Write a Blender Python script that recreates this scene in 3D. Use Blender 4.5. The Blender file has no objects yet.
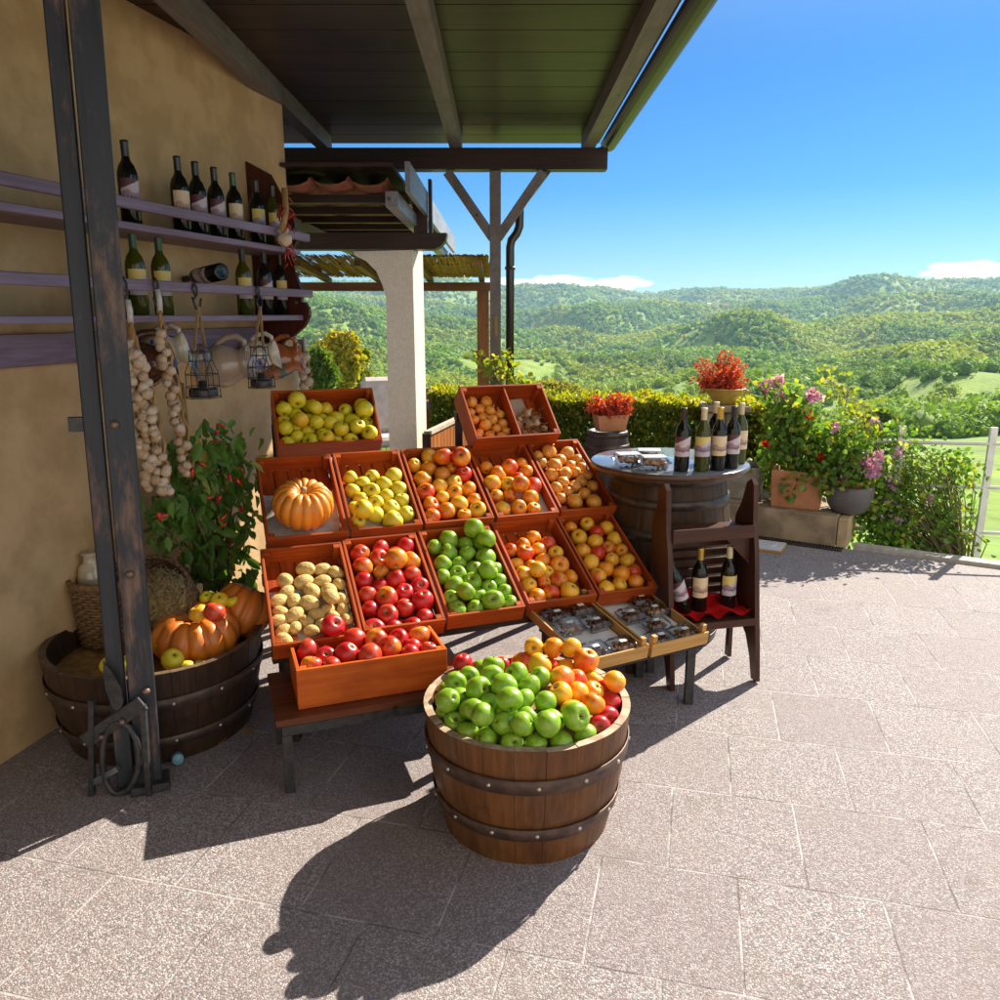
import bpy, bmesh, math, random
import numpy as np
from mathutils import Vector, Matrix, Euler, noise as mnoise
R = math.radians
random.seed(7); rng = np.random.default_rng(7)
sc = bpy.context.scene
col = sc.collection

# ------------------------------------------------------------ camera, sky, sun, exposure
FPX, TILT, HCAM = 790.0, R(13.25), 1.65
cam = bpy.data.cameras.new("camera"); camo = bpy.data.objects.new("camera", cam); col.objects.link(camo)
cam.sensor_width = 36; cam.lens = 36 * FPX / 1000; cam.clip_end = 20000; cam.clip_start = .05
camo.location = (0, 0, HCAM); camo.rotation_euler = (math.pi / 2 - TILT, 0, 0)
sc.camera = camo
HAZE = .00012
SUN_AZ, SUN_EL = R(43), R(37)          # azimuth from +Y towards +X
sd = Vector((math.sin(SUN_AZ) * math.cos(SUN_EL), math.cos(SUN_AZ) * math.cos(SUN_EL), math.sin(SUN_EL)))
sun = bpy.data.lights.new("sun", 'SUN'); sun.energy = 5.0; sun.angle = R(.5); sun.color = (1, .91, .76)
suno = bpy.data.objects.new("sun", sun); col.objects.link(suno)
suno.rotation_euler = (-sd).to_track_quat('-Z', 'Y').to_euler()
w = bpy.data.worlds.new("World"); sc.world = w; w.use_nodes = True
nt = w.node_tree; nt.nodes.clear()
out = nt.nodes.new('ShaderNodeOutputWorld'); bg = nt.nodes.new('ShaderNodeBackground')
sky = nt.nodes.new('ShaderNodeTexSky'); sky.sky_type = 'NISHITA'; sky.sun_disc = False
sky.sun_elevation = SUN_EL; sky.sun_rotation = SUN_AZ; sky.air_density = 1.0; sky.dust_density = .15; sky.ozone_density = 3.0
bg.inputs['Strength'].default_value = .085
# low bank of white cloud over the ridge, set by direction
tc = nt.nodes.new('ShaderNodeTexCoord'); sp = nt.nodes.new('ShaderNodeSeparateXYZ')
nt.links.new(tc.outputs['Generated'], sp.inputs[0])
def wmath(op, a, b=None, c=None, clamp=False):
    n = nt.nodes.new('ShaderNodeMath'); n.operation = op; n.use_clamp = clamp
    for i, x in enumerate((a, b, c)):
        if x is None: continue
        if isinstance(x, (int, float)): n.inputs[i].default_value = x
        else: nt.links.new(x, n.inputs[i])
    return n.outputs[0]
az = wmath('ARCTAN2', sp.outputs[0], sp.outputs[1]); el = wmath('ARCSINE', sp.outputs[2])
cn = nt.nodes.new('ShaderNodeTexNoise'); cn.inputs['Scale'].default_value = 1; cn.inputs['Detail'].default_value = 7
cv = nt.nodes.new('ShaderNodeCombineXYZ')
nt.links.new(wmath('MULTIPLY', az, 22.0), cv.inputs[0]); nt.links.new(wmath('MULTIPLY', el, 90.0), cv.inputs[1])
nt.links.new(cv.outputs[0], cn.inputs['Vector'])
def band(a0, aw, e0, eh):
    da = wmath('DIVIDE', wmath('SUBTRACT', az, a0), aw); de = wmath('DIVIDE', wmath('SUBTRACT', el, e0), eh)
    return wmath('SUBTRACT', 1.0, wmath('ADD', wmath('MULTIPLY', da, da), wmath('MULTIPLY', de, de)))
m1 = band(R(4.6), R(7.4), R(2.0), R(.72)); m2 = band(R(29.5), R(3.6), R(2.6), R(.6))
mm = wmath('MAXIMUM', m1, m2)
cl = wmath('MULTIPLY', wmath('ADD', wmath('MULTIPLY', mm, .9), wmath('MULTIPLY', wmath('SUBTRACT', cn.outputs[0], .62), 1.9)), 2.6, clamp=True)
tint = nt.nodes.new('ShaderNodeMix'); tint.data_type = 'RGBA'; tint.blend_type = 'MULTIPLY'; tint.inputs[0].default_value = 1
hi = nt.nodes.new('ShaderNodeMapRange'); hi.interpolation_type = 'SMOOTHSTEP'; hi.inputs[1].default_value = R(14); hi.inputs[2].default_value = R(42); nt.links.new(el, hi.inputs[0])
lo = nt.nodes.new('ShaderNodeMapRange'); lo.inputs[1].default_value = R(0); lo.inputs[2].default_value = R(8); nt.links.new(el, lo.inputs[0])
t0 = nt.nodes.new('ShaderNodeMix'); t0.data_type = 'RGBA'; t0.inputs[6].default_value = (.38, .53, .64, 1); t0.inputs[7].default_value = (.14, .39, .64, 1); nt.links.new(lo.outputs[0], t0.inputs[0])
t1 = nt.nodes.new('ShaderNodeMix'); t1.data_type = 'RGBA'; t1.inputs[7].default_value = (2.1, 1.62, 1.18, 1); nt.links.new(hi.outputs[0], t1.inputs[0]); nt.links.new(t0.outputs[2], t1.inputs[6])  # high sky, out of view, tinted warm and brighter as added fill
nt.links.new(sky.outputs[0], tint.inputs[6]); nt.links.new(t1.outputs[2], tint.inputs[7])
mix = nt.nodes.new('ShaderNodeMix'); mix.data_type = 'RGBA'
nt.links.new(cl, mix.inputs[0]); nt.links.new(tint.outputs[2], mix.inputs[6]); mix.inputs[7].default_value = (11, 11.2, 11.6, 1)
# made-up bright warm cloud behind the camera, added as frontal fill light
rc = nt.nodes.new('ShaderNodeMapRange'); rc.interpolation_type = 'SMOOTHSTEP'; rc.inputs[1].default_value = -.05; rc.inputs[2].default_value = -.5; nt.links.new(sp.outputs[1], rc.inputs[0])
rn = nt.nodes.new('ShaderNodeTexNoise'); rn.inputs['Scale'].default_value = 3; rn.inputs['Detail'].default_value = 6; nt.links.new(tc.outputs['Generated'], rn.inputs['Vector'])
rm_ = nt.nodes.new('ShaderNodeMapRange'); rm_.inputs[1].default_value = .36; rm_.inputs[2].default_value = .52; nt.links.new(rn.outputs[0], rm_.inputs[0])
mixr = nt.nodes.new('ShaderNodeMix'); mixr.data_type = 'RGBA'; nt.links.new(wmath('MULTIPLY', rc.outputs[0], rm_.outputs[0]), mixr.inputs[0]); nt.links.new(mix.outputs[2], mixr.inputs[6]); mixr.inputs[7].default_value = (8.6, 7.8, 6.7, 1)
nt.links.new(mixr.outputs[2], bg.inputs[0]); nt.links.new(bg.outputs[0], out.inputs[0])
sc.view_settings.view_transform = 'Standard'; sc.view_settings.look = 'None'; sc.view_settings.gamma = 1
sc.view_settings.exposure = 1.15
sc.cycles.max_bounces = 8; sc.cycles.transparent_max_bounces = 12; sc.cycles.use_denoising = True
sc.cycles.caustics_reflective = False; sc.cycles.caustics_refractive = False

# ------------------------------------------------------------ pixel helpers (survey of the photograph, 1000 px grid)
CT, ST = math.cos(TILT), math.sin(TILT)
CAM = np.array([0, 0, HCAM])
def ray(px, py):
    a, b = (px - 500) / FPX, (500 - py) / FPX
    return np.array([a, CT + b * ST, -ST + b * CT])
def PZ(px, py, z=0.): d = ray(px, py); return CAM + d * ((z - HCAM) / d[2])
def PY(px, py, Y): d = ray(px, py); return CAM + d * (Y / d[1])
def PP(px, py, O, N): d = ray(px, py); return CAM + d * (np.dot(np.array(O) - CAM, N) / np.dot(d, N))
def depth(P): return P[1] * CT - (P[2] - HCAM) * ST

# ------------------------------------------------------------ materials
MATS = {}
def rgba(c): return (c[0], c[1], c[2], 1)
class NT:
    def __init__(s, name):
        s.m = bpy.data.materials.new(name); s.m.use_nodes = True; s.t = s.m.node_tree
        s.p = s.t.nodes['Principled BSDF']; s.out = s.t.nodes['Material Output']; MATS[name] = s.m
    def n(s, typ, **k):
        x = s.t.nodes.new(typ)
        for a, b in k.items(): setattr(x, a, b)
        return x
    def l(s, a, b): s.t.links.new(a, b)
    def math(s, op, a, b=None, c=None, clamp=False):
        n = s.n('ShaderNodeMath', operation=op, use_clamp=clamp)
        for i, x in enumerate((a, b, c)):
            if x is None: continue
            if isinstance(x, (int, float)): n.inputs[i].default_value = x
            else: s.l(x, n.inputs[i])
        return n.outputs[0]
    def mix(s, f, a, b, mode='MIX'):
        n = s.n('ShaderNodeMix', data_type='RGBA', blend_type=mode)
        for i, x in ((0, f), (6, a), (7, b)):
            if isinstance(x, (int, float)): n.inputs[i].default_value = x
            elif isinstance(x, tuple): n.inputs[i].default_value = rgba(x)
            else: s.l(x, n.inputs[i])
        return n.outputs[2]
    def coords(s, stretch=(1, 1, 1), rand=True, kind='Object', rot=0):
        t = s.n('ShaderNodeTexCoord'); mp = s.n('ShaderNodeMapping'); mp.inputs['Scale'].default_value = stretch
        mp.inputs['Rotation'].default_value = (0, 0, rot)
        s.l(t.outputs[kind], mp.inputs[0])
        if rand:
            oi = s.n('ShaderNodeObjectInfo'); cx = s.n('ShaderNodeCombineXYZ')
            for i, k in enumerate((17., 31., 7.)): s.l(s.math('MULTIPLY', oi.outputs['Random'], k), cx.inputs[i])
            s.l(cx.outputs[0], mp.inputs['Location'])
        return mp.outputs[0]
    def noise(s, vec, scale, detail=4, rough=.55):
        n = s.n('ShaderNodeTexNoise'); n.inputs['Scale'].default_value = scale; n.inputs['Detail'].default_value = detail
        n.inputs['Roughness'].default_value = rough; s.l(vec, n.inputs['Vector']); return n.outputs[0]
    def ramp(s, f, lo, hi):
        n = s.n('ShaderNodeMapRange', interpolation_type='SMOOTHSTEP'); n.inputs[1].default_value = lo; n.inputs[2].default_value = hi
        s.l(f, n.inputs[0]); return n.outputs[0]
    def bump(s, h, strength, dist=.01):
        n = s.n('ShaderNodeBump'); n.inputs['Strength'].default_value = strength; n.inputs['Distance'].default_value = dist
        s.l(h, n.inputs['Height']); s.l(n.outputs[0], s.p.inputs['Normal'])
    def set(s, **k):
        for a, b in k.items():
            i = s.p.inputs[a.replace('_', ' ')]
            i.default_value = rgba(b) if isinstance(b, tuple) and len(b) == 3 else b
        return s
def dim(c, k): return tuple(x * k for x in c)
def M(name, c, c2=None, rough=.6, scale=8, stretch=(1, 1, 1), bump=.2, bd=.004, metal=0, coat=0, lo=.35, hi=.65, detail=5, rand=True):
    if name in MATS: return MATS[name]
    k = NT(name); v = k.coords(stretch, rand); n = k.noise(v, scale, detail)
    c2 = c2 or dim(c, .6)
    k.l(k.mix(k.ramp(n, lo, hi), c, c2), k.p.inputs['Base Color'])
    k.set(Roughness=rough, Metallic=metal, Coat_Weight=coat, Coat_Roughness=.15)
    if bump: k.bump(n, bump, bd)
    return k.m
def wood(name, c, c2, axis=0, rough=.45, coat=.15, fine=60, bump=.25, knots=True, rand=True):
    if name in MATS: return MATS[name]
    k = NT(name); st = [1, 1, 1]; st[axis] = .06; v = k.coords(tuple(st), rand)
    g = k.noise(v, fine, 6, .65); st2 = [1, 1, 1]; st2[axis] = .2; v2 = k.coords(tuple(st2), rand); b = k.noise(v2, 7, 3)
    f = k.ramp(k.math('ADD', k.math('MULTIPLY', g, .6), k.math('MULTIPLY', b, .5)), .38, .72)
    cc = k.mix(f, c, c2)
    if knots:
        v3 = k.coords((1, 1, 1), rand); vo = k.n('ShaderNodeTexVoronoi'); vo.inputs['Scale'].default_value = 6; k.l(v3, vo.inputs['Vector'])
        cc = k.mix(k.ramp(vo.outputs[0], .11, .03), cc, dim(c2, .35))
        d = k.noise(v3, 3.5, 4); cc = k.mix(k.math('MULTIPLY', k.ramp(d, .52, .75), .5), cc, dim(c2, .55))
    k.l(cc, k.p.inputs['Base Color'])
    k.set(Roughness=rough, Coat_Weight=coat, Coat_Roughness=.25); k.p.inputs['Specular IOR Level'].default_value = .25; k.bump(g, bump, .002)
    return k.m
def plain(name, c, rough=.5, metal=0, coat=0, trans=0, ior=1.45, alpha=1):
    if name in MATS: return MATS[name]
    k = NT(name); k.set(Base_Color=c, Roughness=rough, Metallic=metal, Coat_Weight=coat, Transmission_Weight=trans, IOR=ior, Alpha=alpha); return k.m
def leafmat(name, c, c2, c3=None, trans=.45, rough=.5, p3=.12):
    """leaf faces differ one by one (random per island) and let the sun through"""
    k = NT(name); g = k.n('ShaderNodeNewGeometry'); r = g.outputs['Random Per Island']
    cc = k.mix(r, c, c2)
    if c3: cc = k.mix(k.ramp(k.math('FRACT', k.math('MULTIPLY', r, 7.31)), 1 - p3, 1 - p3 * .8), cc, c3)
    k.l(cc, k.p.inputs['Base Color']); k.set(Roughness=rough)
    tr = k.n('ShaderNodeBsdfTranslucent'); ms = k.n('ShaderNodeMixShader'); ms.inputs[0].default_value = trans
    k.l(k.mix(1.0, cc, (1.25, 1.2, .55), 'MULTIPLY'), tr.inputs[0])
    k.l(k.p.outputs[0], ms.inputs[1]); k.l(tr.outputs[0], ms.inputs[2]); k.l(ms.outputs[0], k.out.inputs[0]); return k.m

# ------------------------------------------------------------ mesh helpers
class MB:
    def __init__(s): s.bm = bmesh.new(); s.mi = 0
    def _m(s, faces):
        for f in faces: f.material_index = s.mi
    def box(s, c, size, rot=None, bev=0):
        m = Matrix.Translation(Vector(c)) @ (rot.to_4x4() if rot is not None else Matrix.Identity(4)) @ Matrix.Diagonal(Vector((*size, 1)))
        r = bmesh.ops.create_cube(s.bm, size=1, matrix=m)
        fs = {f for v in r['verts'] for f in v.link_faces}; s._m(fs)
        if bev:
            es = list({e for v in r['verts'] for e in v.link_edges})
            bmesh.ops.bevel(s.bm, geom=es, offset=bev, segments=1, affect='EDGES', profile=.5, material=-1)
        return s
    def bar(s, a, b, wd, th, up=(0, 0, 1), bev=0):
        a, b = Vector(a), Vector(b); d = b - a; y = d.normalized(); u = Vector(up); x = y.cross(u)
        if x.length < 1e-4: x = y.cross(Vector((1, 0, 0)))
        x.normalize(); z = x.cross(y); rot = Matrix((x, y, z)).transposed()
        return s.box((a + b) / 2, (wd, d.length, th), rot, bev)
    def tube(s, pts, r, n=8, cap=True, closed=False):
        pts = [Vector(p) for p in pts]; rs = r if isinstance(r, (list, tuple)) else [r] * len(pts); rings = []
        N = len(pts); ref = None
        for i, p in enumerate(pts):
            if closed: t = pts[(i + 1) % N] - pts[i - 1]
            else: t = pts[min(i + 1, N - 1)] - pts[max(i - 1, 0)]
            t.normalize()
            if ref is None: ref = t.orthogonal().normalized()
            x = (ref - t * ref.dot(t)).normalized(); ref = x; y = t.cross(x)
            rings.append([s.bm.verts.new(p + (x * math.cos(k * 2 * math.pi / n) + y * math.sin(k * 2 * math.pi / n)) * rs[i]) for k in range(n)])
        fs = []
        for i in range(N if closed else N - 1):
            A, B = rings[i], rings[(i + 1) % N]
            for k in range(n): fs.append(s.bm.faces.new((A[k], A[(k + 1) % n], B[(k + 1) % n], B[k])))
        if cap and not closed: fs.append(s.bm.faces.new(rings[0][::-1])); fs.append(s.bm.faces.new(rings[-1]))
        for f in fs: f.smooth = True
        s._m(fs); return s
    def lathe(s, prof, n=32, mat=None, matid=None, smooth=True, fn=None):
        """prof: (r,z[,mi]); r=0 closes to a pole"""
        mat = mat or Matrix.Identity(4); rings = []
        for p in prof:
            r, z = p[0], p[1]
            if r <= 1e-6: rings.append([s.bm.verts.new(mat @ Vector((0, 0, z)))])
            else:
                ring = []
                for k in range(n):
                    a = 2 * math.pi * k / n; q = Vector((r * math.cos(a), r * math.sin(a), z))
                    if fn: q = fn(q, a)
                    ring.append(s.bm.verts.new(mat @ q))
                rings.append(ring)
        for i in range(len(rings) - 1):
            A, B = rings[i], rings[i + 1]; mi = prof[i + 1][2] if len(prof[i + 1]) > 2 else s.mi
            for k in range(n):
                q = [A[k % len(A)], A[(k + 1) % len(A)], B[(k + 1) % len(B)], B[k % len(B)]]
                u = []
                for v in q:
                    if v not in u: u.append(v)
                if len(u) > 2:
                    f = s.bm.faces.new(u); f.smooth = smooth; f.material_index = mi
        return s
    def prism(s, poly, axis_o, ax, ay, az, th):
        """poly in (ax,ay), extruded along az by th"""
        O, ax, ay, az = map(Vector, (axis_o, ax, ay, az))
        A = [s.bm.verts.new(O + ax * x + ay * y) for x, y in poly]; B = [s.bm.verts.new(O + ax * x + ay * y + az * th) for x, y in poly]
        fs = [s.bm.faces.new(A), s.bm.faces.new(B[::-1])]
        for i in range(len(A)): j = (i + 1) % len(A); fs.append(s.bm.faces.new((A[j], A[i], B[i], B[j])))
        s._m(fs); bmesh.ops.recalc_face_normals(s.bm, faces=fs); return s
    def mesh(s, name, mats):
        me = bpy.data.meshes.new(name); bmesh.ops.recalc_face_normals(s.bm, faces=s.bm.faces); s.bm.to_mesh(me); s.bm.free()
        for m in (mats if isinstance(mats, (list, tuple)) else [mats]): me.materials.append(m)
        return me
    def build(s, name, mats, parent=None, M4=None): return link(name, s.mesh(name, mats), parent, M4)
def link(name, me, parent=None, M4=None):
    o = bpy.data.objects.new(name, me); col.objects.link(o)
    if parent: o.parent = parent
    if M4 is not None: o.matrix_local = M4
    return o
def empty(name, M4=None):
    o = bpy.data.objects.new(name, None); o.empty_display_size = .05; col.objects.link(o)
    if M4 is not None: o.matrix_local = M4 if isinstance(M4, Matrix) else Matrix.Translation(Vector(M4))
    return o
def T(o, label, cat, group=None):
    o['label'] = label; o['category'] = cat
    if group: o['group'] = group
    return o
def K(o, kind): o['kind'] = kind; return o
def copy_tree(o, parent=None):
    c = o.copy(); col.objects.link(c); c.parent = parent
    for ch in [x for x in bpy.data.objects if x.parent == o]: copy_tree(ch, c)
    return c
def TR(x, y, z, yaw=0, pitch=0, roll=0): return Matrix.Translation((x, y, z)) @ Matrix.Rotation(yaw, 4, 'Z') @ Matrix.Rotation(pitch, 4, 'X') @ Matrix.Rotation(roll, 4, 'Y')
def npmesh(name, V, F, mats, smooth=False, mi=None):
    me = bpy.data.meshes.new(name); V = np.asarray(V, np.float32); F = np.asarray(F, np.int32); k = F.shape[1]
    me.vertices.add(len(V)); me.vertices.foreach_set('co', V.ravel()); me.loops.add(F.size); me.loops.foreach_set('vertex_index', F.ravel())
    me.polygons.add(len(F)); me.polygons.foreach_set('loop_start', np.arange(0, F.size, k, dtype=np.int32))
    if smooth: me.polygons.foreach_set('use_smooth', np.ones(len(F), bool))
    for m in (mats if isinstance(mats, (list, tuple)) else [mats]): me.materials.append(m)
    if mi is not None: me.polygons.foreach_set('material_index', np.asarray(mi, np.int32))
    me.update(calc_edges=True); me.validate(); return me
def leaves_mesh(name, P, size, mats, droop=.3, aspect=.5, up=.4, out=None, mi=None):
    """P (N,3) leaf feet; folded four-vertex leaves pointing mostly outwards / down"""
    P = np.asarray(P, float); N = len(P); d = rng.normal(size=(N, 3))
    if out is not None: d = d * .7 + out
    d[:, 2] -= droop; d /= np.linalg.norm(d, axis=1)[:, None] + 1e-9
    s = size * rng.uniform(.6, 1.3, N)[:, None]
    a = rng.normal(size=(N, 3)); a[:, 2] *= (1 - up); x = np.cross(d, a); x /= np.linalg.norm(x, axis=1)[:, None] + 1e-9; nn = np.cross(x, d)
    mid = P + d * s * .45
    h = x * s * aspect * .5; a1, a2 = P + d * s * .25, P + d * s * .62 - nn * s * .03
    V = np.stack([P, a1 + h * .85 + nn * s * .10, a2 + h * .9 + nn * s * .08, P + d * s - nn * s * .14, a2 - h * .9 + nn * s * .08, a1 - h * .85 + nn * s * .10], 1).reshape(-1, 3)
    i = np.arange(N) * 6; F = np.concatenate([np.stack([i, i + 1, i + 2], 1), np.stack([i, i + 2, i + 3], 1), np.stack([i, i + 3, i + 4], 1), np.stack([i, i + 4, i + 5], 1)])
    return npmesh(name, V, F, mats)
def inball(n, r, c=(0, 0, 0), shell=.0):
    d = rng.normal(size=(n, 3)); d /= np.linalg.norm(d, axis=1)[:, None]
    q = (shell + (1 - shell) * rng.random(n)) ** (1 / 3.)
    return d * q[:, None] * np.array(r) + np.array(c), d
def lumpy(n, r, c, k=9, shell=.3, lump=.45):
    """points in several overlapping lumps inside an ellipsoid: uneven outline with gaps"""
    cs, _ = inball(k, np.array(r) * (1 - lump * .6), c, .3); P = []; D = []
    for q in cs:
        p, d = inball(n // k, np.array(r) * lump * rng.uniform(.7, 1.2), q, shell); P.append(p); D.append(d)
    return np.concatenate(P), np.concatenate(D)

# ------------------------------------------------------------ shared materials
BLK = M('black_iron', (.02, .021, .024), (.05, .045, .04), rough=.45, scale=40, bump=.3, bd=.002)
DARKW = wood('dark_stained_wood', (.042, .021, .013), (.018, .009, .006), 0, .5)
DARKWV = wood('dark_stained_wood_upright', (.055, .028, .016), (.025, .012, .008), 2, .5)
CRX = wood('varnished_crate_wood', (.50, .095, .010), (.28, .040, .006), 0, .5, .06)
CRY = wood('varnished_crate_wood_side', (.50, .095, .010), (.28, .040, .006), 1, .5, .06)
BOXX = wood('orange_box_wood', (.68, .15, .014), (.48, .075, .008), 0, .5, .06); BOXY = wood('orange_box_wood_side', (.68, .15, .014), (.48, .075, .008), 1, .5, .06)
PALEX = wood('raw_tray_wood', (.60, .36, .12), (.42, .22, .06), 0, .6, .05)
PALEY = wood('raw_tray_wood_side', (.60, .36, .12), (.42, .22, .06), 1, .6, .05)
PAPER = M('grey_packing_paper', (.55, .53, .50), (.42, .40, .38), rough=.9, scale=25, bump=.6, bd=.006)
PLASTER = M('cream_plaster', (.60, .405, .20), (.47, .305, .14), rough=.9, scale=5, bump=.8, bd=.012, detail=10)
WHITEP = M('white_render', (.82, .75, .63), (.73, .65, .53), rough=.9, scale=60, bump=.5, bd=.004, detail=6)
STONE = M('weathered_limestone', (.42, .35, .25), (.24, .20, .14), rough=.9, scale=9, bump=.7, bd=.02, detail=8)
GRAYW = wood('grey_painted_beam', (.20, .18, .17), (.13, .11, .10), 1, .55, .0)
RAILW = wood('mauve_painted_wood', (.25, .19, .26), (.16, .10, .13), 1, .5, .1, knots=False)
SIDEW = wood('dark_red_wood', (.10, .022, .012), (.05, .012, .008), 2, .45, .2)
GLASSD = plain('dark_wine_glass', (.006, .007, .005), .05, coat=.0)
GLASSG = plain('olive_wine_glass', (.075, .085, .006), .05, trans=.4, coat=.0)
k = NT('clear_plastic'); k.t.nodes.remove(k.p); fr = k.n('ShaderNodeFresnel'); fr.inputs[0].default_value = 1.4; tr_ = k.n('ShaderNodeBsdfTransparent'); tr_.inputs[0].default_value = (.93, .94, .94, 1); gl = k.n('ShaderNodeBsdfGlossy'); gl.inputs['Roughness'].default_value = .08; ms = k.n('ShaderNodeMixShader')
k.l(k.math('MULTIPLY_ADD', fr.outputs[0], .8, .03), ms.inputs[0]); k.l(tr_.outputs[0], ms.inputs[1]); k.l(gl.outputs[0], ms.inputs[2]); k.l(ms.outputs[0], k.out.inputs[0]); CLEAR = k.m
HOUSE = R(-13.8)

# ------------------------------------------------------------ terrace floor
k = NT('exposed_aggregate_slabs'); v = k.coords((1, 1, 1), False, rot=-HOUSE)
br = k.n('ShaderNodeTexBrick', offset=.5); br.inputs['Scale'].default_value = 1; br.inputs['Brick Width'].default_value = .405; br.inputs['Row Height'].default_value = .432
br.inputs['Mortar Size'].default_value = .0042; br.inputs['Mortar Smooth'].default_value = .5; br.inputs['Bias'].default_value = 0
br.inputs['Color1'].default_value = (0, 0, 0, 1); br.inputs['Color2'].default_value = (1, 1, 1, 1); br.inputs['Mortar'].default_value = (.5, .5, .5, 1); k.l(v, br.inputs['Vector'])
vo = k.n('ShaderNodeTexVoronoi'); vo.inputs['Scale'].default_value = 205; k.l(v, vo.inputs['Vector'])
sx = k.n('ShaderNodeSeparateColor'); k.l(vo.outputs['Color'], sx.inputs[0])
peb = k.mix(sx.outputs[0], (.135, .118, .124), (.64, .605, .62)); peb = k.mix(k.ramp(sx.outputs[1], .8, .85), peb, (.34, .24, .23))
peb = k.mix(k.math('MULTIPLY', k.ramp(vo.outputs['Distance'], .30, .6), .6), peb, (.11, .09, .085))
big = k.noise(v, 1.7, 6); peb = k.mix(k.math('MULTIPLY', k.ramp(big, .4, .7), .45), peb, (.26, .22, .21))
peb = k.mix(k.math('MULTIPLY', br.outputs['Color'], .38), peb, (.20, .16, .17))
stn = k.noise(v, 3.1, 7, .62); peb = k.mix(k.math('MULTIPLY', k.ramp(stn, .56, .74), .45), peb, (.13, .10, .085))
jn = k.noise(v, 6, 4); peb = k.mix(k.math('MULTIPLY', br.outputs['Fac'], .7), peb, k.mix(k.ramp(jn, .42, .58), (.11, .095, .09), (.50, .47, .46)))
k.l(peb, k.p.inputs['Base Color']); k.set(Roughness=.8)
k.bump(k.math('SUBTRACT', k.math('MULTIPLY', vo.outputs['Distance'], -1.0), k.math('MULTIPLY', br.outputs['Fac'], 1.2)), .5, .004)
FLOORM = k.m
mb = MB(); edge = [(-6, -2.5), (5.5, -2.5), (5.5, 3.75), tuple(PZ(900, 556)[:2]), tuple(PZ(848, 549)[:2]), (1.7, 6.2), (1.2, 8.2), (-2.0, 9.4), (-6, 11)]
mb.prism(edge, (0, 0, -.25), (1, 0, 0), (0, 1, 0), (0, 0, 1), .25); K(mb.build('terrace_floor', FLOORM), 'structure')
EDGEM = M('pale_edge_stone', (.5, .46, .40), (.38, .34, .30), rough=.85, scale=20)
mb = MB(); a, b = PZ(853, 549), np.array([5.5, 3.75, 0]); d = (b - a) / np.linalg.norm(b - a); n_ = np.array([d[1], -d[0], 0])
mb.bar(a - n_ * .055 + (0, 0, -.02), b - n_ * .055 + (0, 0, -.02), .11, .09); K(mb.build('terrace_edge', EDGEM), 'structure')

# ------------------------------------------------------------ valley, hills and woods
def vnoise(x, y, seed=0):
    xi, yi = np.floor(x).astype(int), np.floor(y).astype(int); fx, fy = x - xi, y - yi; fx = fx * fx * (3 - 2 * fx); fy = fy * fy * (3 - 2 * fy)
    def h(a, b):
        n = (a * 374761393 + b * 668265263 + seed * 1442695) & 0x7fffffff; n = ((n ^ (n >> 13)) * 1274126177) & 0x7fffffff
        return ((n ^ (n >> 16)) & 0xffff) / 65535.
    return (h(xi, yi) * (1 - fx) + h(xi + 1, yi) * fx) * (1 - fy) + (h(xi, yi + 1) * (1 - fx) + h(xi + 1, yi + 1) * fx) * fy
def fbm(x, y, o=4, seed=0):
    s = 0; a = .5
    for i in range(o): s = s + a * vnoise(x * 2 ** i, y * 2 ** i, seed + i); a *= .5
    return s
# ridges lie one behind the other: distance (m) and the height of each crest by bearing, surveyed from the photograph
KX = np.array([100, 200, 300, 400, 505, 560, 600, 640, 690, 740, 800, 850, 900, 1000, 1150.])
RIDGE = [(165, [440, 440, 440, 440, 440, 438, 432, 425, 421, 418, 403, 397, 391, 385, 380], 8),
         (360, [372, 372, 372, 376, 384, 392, 384, 373, 366, 366, 364, 359, 352, 345, 340], 16),
         (680, [325, 328, 336, 344, 352, 356, 353, 349, 344, 340, 345, 337, 330, 325, 320], 26),
         (1150, [296, 298, 303, 316, 335, 337, 336, 330, 318, 316, 322, 321, 318, 316, 315], 36),
         (2000, [289, 290, 292, 297, 311, 305, 303, 303, 305, 306, 301, 297, 298, 300, 300], 44),
         (3100, [282, 283, 284, 284, 287, 286.5, 288, 290, 290.5, 291, 291, 286, 284, 286, 288], 40)]
def ground(x, y):
    x = np.asarray(x, float); y = np.asarray(y, float); d = np.hypot(x, y); a = np.arctan2(x, y); px = 500 + 812 * np.tan(np.clip(a, -1.1, 1.1))
    ds = [np.full_like(d, 4.), np.full_like(d, 9.), np.full_like(d, 26.), np.full_like(d, 70.)]; hs = [np.full_like(d, -1.4), np.full_like(d, -1.8), np.full_like(d, -5.5), np.full_like(d, -14.)]
    for i, (D, ys, dip) in enumerate(RIDGE):
        el = np.arctan((500 - np.interp(px, KX, ys)) / 790) - TILT; h = HCAM + D * np.tan(el) - 5
        w_ = 1 + .10 * np.sin(px / 70 + i * 2.2) + .05 * np.sin(px / 23 + i)
        if i: ds.append(Dp + (D * w_ - Dp) * .5); hs.append(np.minimum(hs[-1], h) - dip * .62)
        Dp = D * w_; ds.append(Dp); hs.append(h)
    ds.append(np.full_like(d, 5500.)); hs.append(hs[-1] - 60)
    out = np.zeros_like(d) + hs[0]
    for i in range(len(ds) - 1):
        t = np.clip((d - ds[i]) / (ds[i + 1] - ds[i]), 0, 1); t = t * t * (3 - 2 * t) if i > 2 else t; out = np.where(d >= ds[i], hs[i] * (1 - t) + hs[i + 1] * t, out)
    out = out + np.clip((d - 120) / 500, 0, 1) * 46 * (fbm(x / 210 + 3.1, y / 210 + 1.7, 4, 5) - .47) + np.clip((d - 40) / 120, 0, 1) * 4 * (fbm(x / 60, y / 60, 3, 9) - .45)
    return out
nA, nR = 360, 420
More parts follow.
